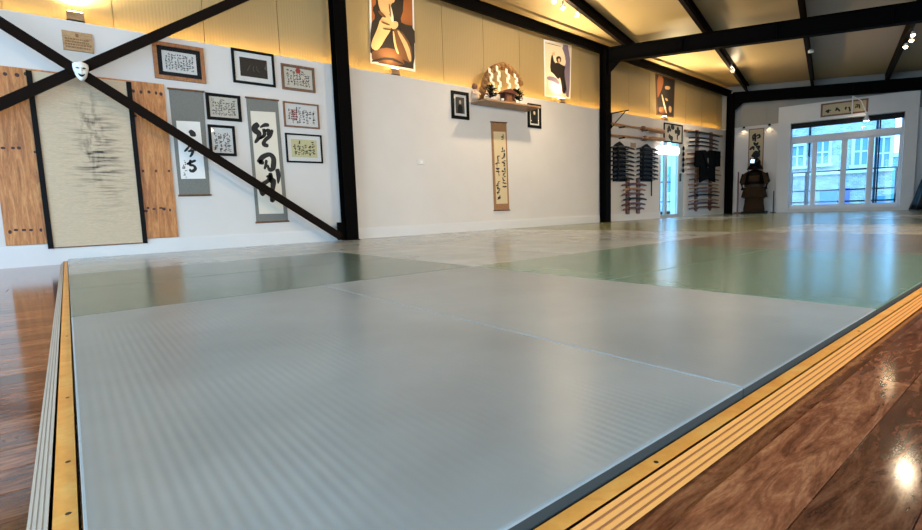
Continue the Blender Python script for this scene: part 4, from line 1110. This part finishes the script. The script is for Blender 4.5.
for k, (y, m_, cn_) in enumerate(rows4):
    zz = wu(704, y, YW - .08)[1]
    c0 = wu(688.5 - (1.8 if 3 < k < 9 else 0) + (k * 7 % 5) * .4, y, YW - .08)[0]; c1 = wu(719.5 + (1.5 if 3 < k < 9 else 0) - (k * 5 % 4) * .5, y, YW - .08)[0]
    for u in (uL, uR): MB().box(FW, (u - .012, u + .012), (0.05, 0.10), (zz - .035, zz - .016)).build('peg', 'rack_wood', bk)
    sword(c0, c1, zz, 0.076, m_, f'{cn_} training sword, {ORD[k]} from top of the tall wooden rack', 'training swords on the tall rack', 0.04, 0.024, hilt=(m_ == 'gloss_black'))
# black jacket over the rack
dj = 0.14
J = [wu(*p, YW - dj) for p in [(696, 150.5), (704.5, 150), (707, 152), (709.5, 150.2), (720, 151.5), (719.6, 166.5), (714.6, 167), (714.6, 182), (711, 180.5), (708, 178), (703.5, 180.5), (699.8, 182.5), (700, 167), (694.6, 166)]]
jk = thing('training_jacket', 'black training jacket draped over the tall wooden sword rack', 'jacket', FW(J[8][0], .12, min(p[1] for p in J)))
b = MB(); b.poly(FW, J, 0.115, 0.16); b.build('body', 'black_cloth', jk)
for sg, P in ((-1, [(696, 151), (700, 151), (699.5, 166.4), (694.8, 165.6)]), (1, [(715, 151.5), (719.8, 152), (719.4, 166), (715, 166.8)])):
    MB().poly(FW, [wu(*p, YW - .16) for p in P], 0.159, 0.185).build('sleeve', 'black_cloth', jk)
for P in ([(702, 151), (705, 151), (708, 166), (706.5, 168)], [(709, 151), (712, 151.5), (709, 168), (707.8, 167)]):
    MB().poly(FW, [wu(*p, YW - .16) for p in P], 0.159, 0.176).build('lapel', 'black_cloth', jk)
MB().poly(FW, [wu(*p, YW - .16) for p in [(707.3, 158), (708.2, 158), (708.6, 167.5), (707.2, 167.5)]], 0.159, 0.168).build('lining', 'grey_brocade', jk)

# ================================================================== END WALL THINGS
def ce(px, py): return es(px, py, 0.02)
s0 = es(748.3, 150, .02)[0]; s1_ = es(763.6, 150, .02)[0]; zt = es(756, 128.6, .02)[1]; zb = 1.05
es_ = framed('tall framed calligraphy strip behind the suit of armour', None, F=FE, fm='rack_wood', bw=0.02, mount=None, sheet='cream_paper', rect=(s0, s1_, zb, zt), group='framed pieces on the end wall')
bold(744, 126, 12.62, [[(108, 125, 10), (150, 96, 16)], [(112, 125, 14), (116, 190, 12)], [(140, 108, 16), (142, 200, 16)], [(150, 132, 12), (190, 110, 14), (198, 140, 14), (160, 156, 10)], [(118, 160, 10), (145, 155, 10)], [(122, 205, 10), (150, 236, 26), (182, 205, 10)],
     [(72, 302, 12), (108, 270, 22), (132, 276, 16)], [(118, 270, 14), (126, 305, 12)], [(148, 268, 14), (190, 258, 18), (182, 292, 14)], [(168, 275, 12), (196, 318, 14), (188, 345, 12)],
     [(100, 392, 20), (150, 335, 34), (180, 372, 30), (120, 398, 22)], [(150, 350, 20), (165, 420, 22)], [(95, 420, 16), (190, 430, 18)]], FE, 0.0108, conv=lambda a, b: es(a, b, .01)).build('writing', 'ink', es_)
for sg, s_ in ((-1, s0 - .12), (1, s1_ + .12)):
    t = thing('picture_spot', ('left' if sg < 0 else 'right') + ' small warm lamp above the calligraphy behind the armour', 'lamp', FE(s_, 0, 2.42), 'small lamps on the end wall')
    MB().box(FE, (s_ - .02, s_ + .02), (-0.01, .03), (2.43, 2.47)).build('mount', 'black', t)
    MB().lathe(FE, s_, .06, [(.012, 2.475), (.028, 2.46), (.034, 2.425)], 10).build('shade', 'black', t)
    MB().lathe(FE, s_, .06, [(.018, 2.428), (.018, 2.436)], 10).build('bulb', 'bulb', t)
    light('SPOT', FE(s_, .06, 2.42), 2.2, (1.0, .72, .42), t, target=FE(s_, .02, 1.6), spot_size=math.radians(120), spot_blend=.7, shadow_soft_size=.02)

# framed sign above the window
q = (2.125, 3.07, 2.475, 2.812)
def FE2(s_, d, z_): return FE(s_, d + 0.14, z_)
sg_ = framed('wide dark framed calligraphy sign above the end window', None, F=FE2, fm='rack_wood', bw=0.04, mount=None, sheet='cream_paper', rect=q, group='framed pieces on the end wall')
bold(818, 96, 17.07, [[(125, 270, 14), (200, 240, 22)], [(150, 235, 14), (165, 290, 14)], [(185, 225, 14), (180, 290, 16)], [(205, 250, 12), (225, 235, 12)],
     [(325, 195, 18), (315, 230, 22), (295, 255, 12)], [(325, 205, 14), (375, 262, 22)], [(475, 185, 16), (470, 235, 20)], [(490, 185, 12), (480, 205, 14)], [(525, 185, 20), (540, 215, 16), (545, 250, 18), (530, 258, 12)],
     [(640, 150, 14), (700, 150, 16)], [(650, 170, 14), (645, 210, 16)], [(680, 150, 12), (675, 200, 14)], [(705, 140, 14), (710, 215, 18)]], FE2, 0.0108, conv=lambda a, b: es(a, b, .15)).build('writing', 'ink', sg_)
# small hanging spotlight in front of the sign
c = lambda a, b: es(a, b, .5)
FE5 = lambda s_, d, z_: FE(s_, .5 + d, z_)
a0 = c(852.6, 101); a1 = c(853.5, 113.5); b0 = c(861, 100.5); b1 = c(866, 112); k0 = c(866.5, 118)
hp = thing('hanging_spotlight', 'white two armed spotlight hanging before the framed sign', 'lamp', FE5(k0[0], 0, k0[1] - .06))
zr = 2.86
MB().tube([FE5(a0[0], 0, zr), FE5(a0[0], 0, 3.12)], 0.006, 6).build('stem', 'black', hp)
MB().tube([FE5(a0[0], 0, zr), FE5(a0[0], 0, a1[1])], 0.012, 6).build('rod', 'white', hp)
MB().tube([FE5(a0[0], 0, zr - .01), FE5(b0[0], 0, b0[1]), FE5(b1[0], 0, b1[1])], 0.012, 6).build('arm', 'white', hp)
MB().lathe(FE5, k0[0], 0, [(.02, b1[1]), (.03, k0[1] + .05), (.075, k0[1] - .07)], 12).build('shade', 'white', hp)
MB().lathe(FE5, k0[0], 0, [(.05, k0[1] - .072), (.05, k0[1] - .062)], 10).build('bulb', 'bulb', hp)
light('SPOT', FE5(k0[0], -.08, k0[1] - .09), 4, (1, .9, .72), hp, target=FE(k0[0] - .4, .12, 2.7), spot_size=math.radians(100), spot_blend=.6, shadow_soft_size=.03)

# suit of armour
AS, AD = es(754, 200, .42)[0], .42
pz = 0.05
ar = thing('samurai_armour', 'dark laced suit of armour with silver crest standing on a chest', 'armour', FE(AS, AD, pz + .06))
plh = MB().chbox(lambda a, z_, d: FE(a, d, z_), (AS - .265, AS + .30), (pz, pz + .06), (.1, .75), .008)
tag(plh.build('low_plinth', 'black'), 'low black plinth under the suit of armour', 'plinth')
pz += .06
MB().lathe(FE, AS, AD, [(.25, pz), (.26, pz + .05), (.235, pz + .2), (.225, pz + .40)], 20, 1.0, .75).build('leg_guard', 'armour_lacing', ar)
MB().lathe(FE, AS, AD, [(.26, pz + .36), (.27, pz + .40), (.22, pz + .62), (.20, pz + .72)], 18, 1.0, .75).build('body_skirt', 'armour_lacing', ar)
for k in range(7):
    a = math.pi * (.08 + .84 * k / 6); cs, sn = math.cos(a), math.sin(a); r0, r1 = .24, .30
    tx = (-sn, cs * .75); hw = .055
    P = [FE(AS + r0 * cs - hw * sn, AD + .75 * r0 * sn + hw * cs * .75, pz + .66), FE(AS + r0 * cs + hw * sn, AD + .75 * r0 * sn - hw * cs * .75, pz + .66),
         FE(AS + r1 * cs + hw * 1.15 * sn, AD + .75 * r1 * sn - hw * 1.15 * cs * .75, pz + .38), FE(AS + r1 * cs - hw * 1.15 * sn, AD + .75 * r1 * sn + hw * 1.15 * cs * .75, pz + .38)]
    MB().prism(P, FE(AS + cs * .012, AD + sn * .012, 0) - FE(AS, AD, 0)).build('skirt_panel', 'armour_lacing', ar)
MB().lathe(FE, AS, AD, [(.20, pz + .66), (.235, pz + .74), (.25, pz + .90), (.235, pz + 1.02), (.17, pz + 1.09), (.08, pz + 1.12)], 18, 1.0, .72).build('cuirass', 'armour_lacquer', ar, smooth=True)
MB().chbox(FE, (AS - .13, AS + .13), (AD + .10, AD + .192), (pz + .80, pz + .97), .03).build('chest_plate', 'armour_lacing', ar)
MB().lathe(FE, AS, AD, [(.242, pz + .67), (.25, pz + .70), (.242, pz + .73)], 18, 1.0, .78).build('sash', 'armour_brown', ar)
for sg in (-1, 1):
    P = [(AS + sg * .17, pz + 1.08), (AS + sg * .24, pz + 1.04), (AS + sg * .29, pz + .94), (AS + sg * .325, pz + .76), (AS + sg * .24, pz + .73)]
    MB().poly(FE, P, AD - .10, AD + .12).build('shoulder_guard', 'armour_lacing', ar)
    MB().tube([FE(AS + sg * .25, AD, pz + 1.02), FE(AS + sg * .31, AD + .02, pz + .80), FE(AS + sg * .27, AD + .12, pz + .60)], [.06, .055, .045], 9).build('sleeve', 'armour_lacquer', ar, smooth=True)
MB().lathe(FE, AS, AD, [(.05, pz + 1.10), (.075, pz + 1.16), (.085, pz + 1.22), (.075, pz + 1.28)], 14).build('face_mask', 'armour_brown', ar, smooth=True)
MB().lathe(FE, AS, AD, [(.20, pz + 1.14), (.17, pz + 1.20), (.13, pz + 1.27), (.12, pz + 1.29)], 16).build('neck_guard', 'armour_lacquer', ar)
MB().lathe(FE, AS, AD, [(.125, pz + 1.27), (.13, pz + 1.32), (.115, pz + 1.385), (.07, pz + 1.43), (.02, pz + 1.445)], 16).build('helmet_bowl', 'armour_lacquer', ar, smooth=True)
MB().chbox(FE, (AS - .11, AS + .11), (AD + .08, AD + .17), (pz + 1.27, pz + 1.295), .01).build('helmet_peak', 'armour_lacquer', ar)
for sg in (-1, 1):
    MB().ribbon(FE, [(AS + sg * .02, pz + 1.32), (AS + sg * .08, pz + 1.37), (AS + sg * .12, pz + 1.46)], [.03, .03, .01], AD + .125, AD + .135).build('crest_horn', 'armour_brown', ar)
MB().poly(FE, [(AS - .10, pz + 1.31), (AS - .01, pz + 1.305), (AS, pz + 1.40), (AS - .09, pz + 1.41)], AD + .125, AD + .14).build('crest_plate', 'silver', ar)
# staff with round foot
s_ = es(738, 190, .4)[0]; zt = es(738, 172, .4)[1]
sf = thing('wooden_staff', 'reddish wooden staff standing upright left of the armour', 'staff', FE(s_, .4, .05))
MB().lathe(FE, s_, .4, [(.10, .05), (.10, .085), (.03, .10)], 14).build('foot', 'red_sword_wood', sf)
MB().tube([FE(s_, .4, .09), FE(s_, .4, zt)], [.026, .018], 8).build('shaft', 'red_sword_wood', sf)
s_ = es(773.5, 200, .3)[0]; zt = es(773.5, 191, .3)[1]
sf = thing('thin_stand', 'thin short black stand right of the armour', 'stand', FE(s_, .3, .05))
MB().lathe(FE, s_, .3, [(.07, .05), (.07, .065), (.015, .075)], 12).build('foot', 'black', sf)
MB().tube([FE(s_, .3, .07), FE(s_, .3, zt)], .012, 7).build('pole', 'black', sf)

# black shiny garment bag at the right of the window
s0 = es(913.5, 200, .3)[0]; zt = es(918, 163, .3)[1]
gb = thing('garment_cover', 'shiny black cloth cover hanging beside the window surround', 'cover', FE(s0 + .35, .3, .06))
vs = []; NS, NH = 22, 9
for j in range(NH):
    f_ = j / (NH - 1); zz = .06 + (zt - .06) * f_; hw = .36 * (1 - f_) ** .6 + .03
    for i in range(NS):
        a = 2 * math.pi * i / NS; k = 1 + .16 * math.sin(a * 6 + f_ * 2) * (1 - f_ * .6)
        vs.append(FE(s0 + .36 + hw * k * math.cos(a), .3 + hw * .6 * k * math.sin(a), zz))
fs = [(j * NS + i, j * NS + (i + 1) % NS, (j + 1) * NS + (i + 1) % NS, (j + 1) * NS + i) for j in range(NH - 1) for i in range(NS)] + [tuple(range(NS)), tuple((NH - 1) * NS + i for i in range(NS))]
MB().add(vs, fs).build('cloth', 'gloss_black', gb, smooth=True)
MB().tube([FE(s0 + .36, .3, zt - .02), FE(s0 + .36, .3, zt + .06), FE(s0 + .40, .3, zt + .10), FE(s0 + .42, .3, zt + .06)], .008, 6).build('hook', 'silver', gb)

# ================================================================== CEILING SPOTS
def spot_cluster(pts, label, power, aim, glow=0.0, cone=130):
    c = sum((Vector(p) for p in pts), Vector()) / len(pts)
    t = thing('spotlight_cluster', label, 'lamp', c, 'ceiling spotlights')
    top = roofz(c.x, c.y) + 0.0
    for p in pts:
        p = Vector(p); tz = roofz(p.x, p.y) + 0.0
        MB().tube([(p.x, p.y, p.z + .05), (p.x, p.y, tz)], .008, 6).build('stem', 'black', t)
        MB().lathe(FI, p.x, p.y, [(.016, p.z + .055), (.024, p.z + .04), (.034, p.z - .004), (.030, p.z - .004)], 10).build('shade', 'white', t)
        MB().lathe(FI, p.x, p.y, [(.010, p.z - .035), (.028, p.z - .02), (.030, p.z + .0), (.018, p.z + .015)], 10).build('bulb', 'bulb', t)
    light('SPOT', c - Vector((0, 0, .08)), power, (1, .80, .55), t, target=aim, spot_size=math.radians(cone), spot_blend=.8, shadow_soft_size=.06)
    if glow: light('POINT', c - Vector((0, 0, .10)), glow, (1, .78, .50), t, shadow_soft_size=.08)
def on_purlin(k, px, py):                               # photo point on the vertical plane of purlin k
    o = C2 + UR * (0.31 + 1.47 * k)
    r = ray(px, py); t = UR.dot(o) / UR.dot(r); return r * t + Vector((0, 0, ZC))
def on_roof(px, py, h):
    r = ray(px, py).normalized(); lo, hi = 0.5, 40.0
    for _ in range(50):
        t = (lo + hi) / 2
        if r.z * t + ZC < roofz(r.x * t, r.y * t) + h: lo = t
        else: hi = t
    return r * t + Vector((0, 0, ZC))
PA = [on_purlin(0, 554, 1), on_purlin(0, 563, 7.5), on_purlin(0, 577, 15)]
spot_cluster(PA, 'three warm ceiling spotlights on the purlin nearest the cladding', CEIL_SPOT_W * .6, (6.0, 5.4, 0.4), 40)
spot_cluster([on_purlin(1, 731, 67), on_purlin(1, 733, 69.5)], 'pair of warm ceiling spotlights beyond the long roof beam', CEIL_SPOT_W * .7, (12.0, 5.6, 0.5), 26)
spot_cluster([on_roof(913, 34.5, -.08), on_roof(911.5, 40, -.1), on_roof(905.5, 46.5, -.14)], 'three ceiling spotlights above the end window, at the right edge', CEIL_SPOT_W * .3, (12.0, 3.0, 0.0))
p = on_roof(811, 51, -.03)
snr = MB().lathe(FI, p.x, p.y, [(.05, p.z - .03), (.05, p.z + .01), (.02, p.z + .03), (.02, roofz(p.x, p.y))], 12)
tag(snr.build('smoke_detector', 'white'), 'small white detector on the ceiling purlin beyond the long beam', 'detector')
spot_cluster([(7.55, 1.05, 3.05), (7.75, 1.10, 3.05), (7.95, 1.15, 3.05)], 'ceiling spotlights out of view on the right', CEIL_SPOT_W * .06, (4.5, 3.0, 0.0))
spot_cluster([(3.0, -1.7, 2.80), (3.2, -1.65, 2.80), (3.4, -1.6, 2.80)], 'added fill spotlights out of view beside the camera', CEIL_SPOT_W * 2.0, (3.6, 5.5, 0.6))  # added unseen lamps, warm fill on the long wall
spot_cluster([(7.0, -1.7, 2.75), (7.2, -1.65, 2.75), (7.4, -1.6, 2.75)], 'added fill spotlights out of view over the wooden floor', CEIL_SPOT_W * 2.4, (6.2, 4.2, 0.3), 0, 92)  # second added unseen cluster, warm fill for mats and wall

# ================================================================== OUTSIDE
# beyond the end window
gd = MB().box(FE, (-14, 16), (-30, -0.26), (-0.4, -0.02))
struct(gd.build('ground_outside', 'outdoor_paving'), 'pale paving outside the end window', 'ground')
DB = -6.0
hb = thing('stone_building', 'pale stone house front seen through the end window', 'building', FE(2, DB, -0.02))
sR = es(892.5, 170, DB)[0]
hw_px = [(791.5, 803, 147, 166), (817, 828, 141, 163.5), (855.5, 866.5, 138, 164.5), (877.5, 888.5, 138.5, 168)]
MB().box(FE, (-1.2, sR), (DB - 4, DB), (-0.02, 7.5)).build('front_wall', 'stone_front', hb)
for x0, x1, y0, y1 in hw_px:
    a0, zt = es(x0, y0, DB); a1, zb = es(x1, y1, DB)
    w_ = MB(); k = .09
    w_.box(FE, (a0 - k, a0), (DB - .01, DB + .05), (zb, zt)).box(FE, (a1, a1 + k), (DB - .01, DB + .05), (zb, zt)).box(FE, (a0 - k, a1 + k), (DB - .01, DB + .07), (zt, zt + .16)).box(FE, (a0 - k * 1.5, a1 + k * 1.5), (DB - .01, DB + .12), (zb - .1, zb))
    f_ = w_.build('window', 'stone_trim', hb)
    MB().box(FE, (a0, a1), (DB - .005, DB + .012), (zb, zt)).build('pane', 'dark_pane', f_)
    bars = MB().box(FE, ((a0 + a1) / 2 - .025, (a0 + a1) / 2 + .025), (DB + .011, DB + .035), (zb, zt)).box(FE, (a0, a1), (DB + .011, DB + .035), ((zb + zt) / 2 - .025, (zb + zt) / 2 + .025))
    bars.build('glazing_bar', 'window_frame_white', f_)
za = es(840, 171, DB)[1]
MB().box(FE, (-1.2, sR), (DB - .01, DB + .10), (za - .1, za + .06)).build('string_course', 'stone_trim', hb)
for x0, x1, y0, y1, m_ in ((820, 836, 190, 209, 'blue_door_paint'), (843.5, 849, 188, 209, 'violet_door_paint'), (877, 884, 196, 209, 'blue_door_paint')):
    a0, zt = es(x0, y0, DB); a1, zb = es(x1, y1, DB)
    MB().box(FE, (a0, a1), (DB - .01, DB + .04), (-.02, zt)).build('house_door', m_, hb)
for px in (809.5, 876):
    s_ = es(px, 150, DB)[0]
    MB().tube([FE(s_, DB + .12, 0), FE(s_, DB + .12, 7.4)], .035, 8).build('drainpipe', 'railing_steel', hb)
tb_ = thing('teal_building', 'teal painted building corner beyond the stone house', 'building', FE(sR + 3, DB - 6, -.02))
zt = es(897, 157, DB - 6)[1]
MB().box(FE, (sR + .3, sR + 9), (DB - 10, DB - 6), (-.02, zt)).build('wall', 'teal_paint', tb_)
MB().box(FE, (sR + .2, sR + 9.2), (DB - 10.2, DB - 5.9), (zt, zt + .18)).build('parapet', 'stone_trim', tb_)
# balcony railing
DR = -1.3
rl = thing('balcony_railing', 'dark steel balcony railing outside the end window', 'railing', FE(2.6, DR, -.02))
for px in (791.5, 805.5, 895.5): 
    s_ = es(px, 190, DR)[0]; MB().box(FE, (s_ - .025, s_ + .025), (DR - .025, DR + .025), (-.02, 1.16)).build('post', 'railing_steel', rl)
sm = es(852, 190, DR)[0]
for zz in (1.16, .62, .30):
    MB().box(FE, (es(780, 190, DR)[0], es(899, 190, DR)[0]), (DR - .018, DR + .018), (zz - .02, zz + .02)).build('rail', 'railing_steel', rl)
MB().box(FE, (es(876.5, 190, DR)[0] - .016, es(876.5, 190, DR)[0] + .016), (DR - .05, DR - .018), (-.02, 3.4)).build('tall_post', 'railing_steel', rl)
# beyond the glazed door in the long wall
g2 = MB().box(FI, (4, 30), (6.73, 24), (-.4, -.02))
struct(g2.build('ground_outside', 'outdoor_paving'), 'pale paving outside the narrow glazed door', 'ground')
b2 = thing('pale_building', 'pale building seen through the narrow glazed door', 'building', (22, 13.5, -.02))
MB().box(FI, (14, 34), (13.5, 17), (-.02, 3.3)).build('front_wall', 'stone_trim', b2)
for k in range(7):
    x0 = 17 + 1.9 * k; f_ = MB().box(FI, (x0, x0 + 1.0), (13.44, 13.51), (.9, 2.4)).build('window', 'window_frame_white', b2)
    MB().box(FI, (x0 + .08, x0 + .92), (13.42, 13.445), (.98, 2.32)).build('pane', 'blue_door_paint', f_)
r2 = thing('terrace_railing', 'dark railing outside the narrow glazed door', 'railing', (13.5, 7.9, -.02))
for X in (11.6, 12.8, 14.0, 15.2): MB().box(FI, (X, X + .05), (7.88, 7.92), (-.02, 1.05)).build('post', 'railing_steel', r2)
for zz in (.45, 1.05): MB().box(FI, (11.2, 15.6), (7.88, 7.92), (zz - .02, zz + .02)).build('rail', 'railing_steel', r2)
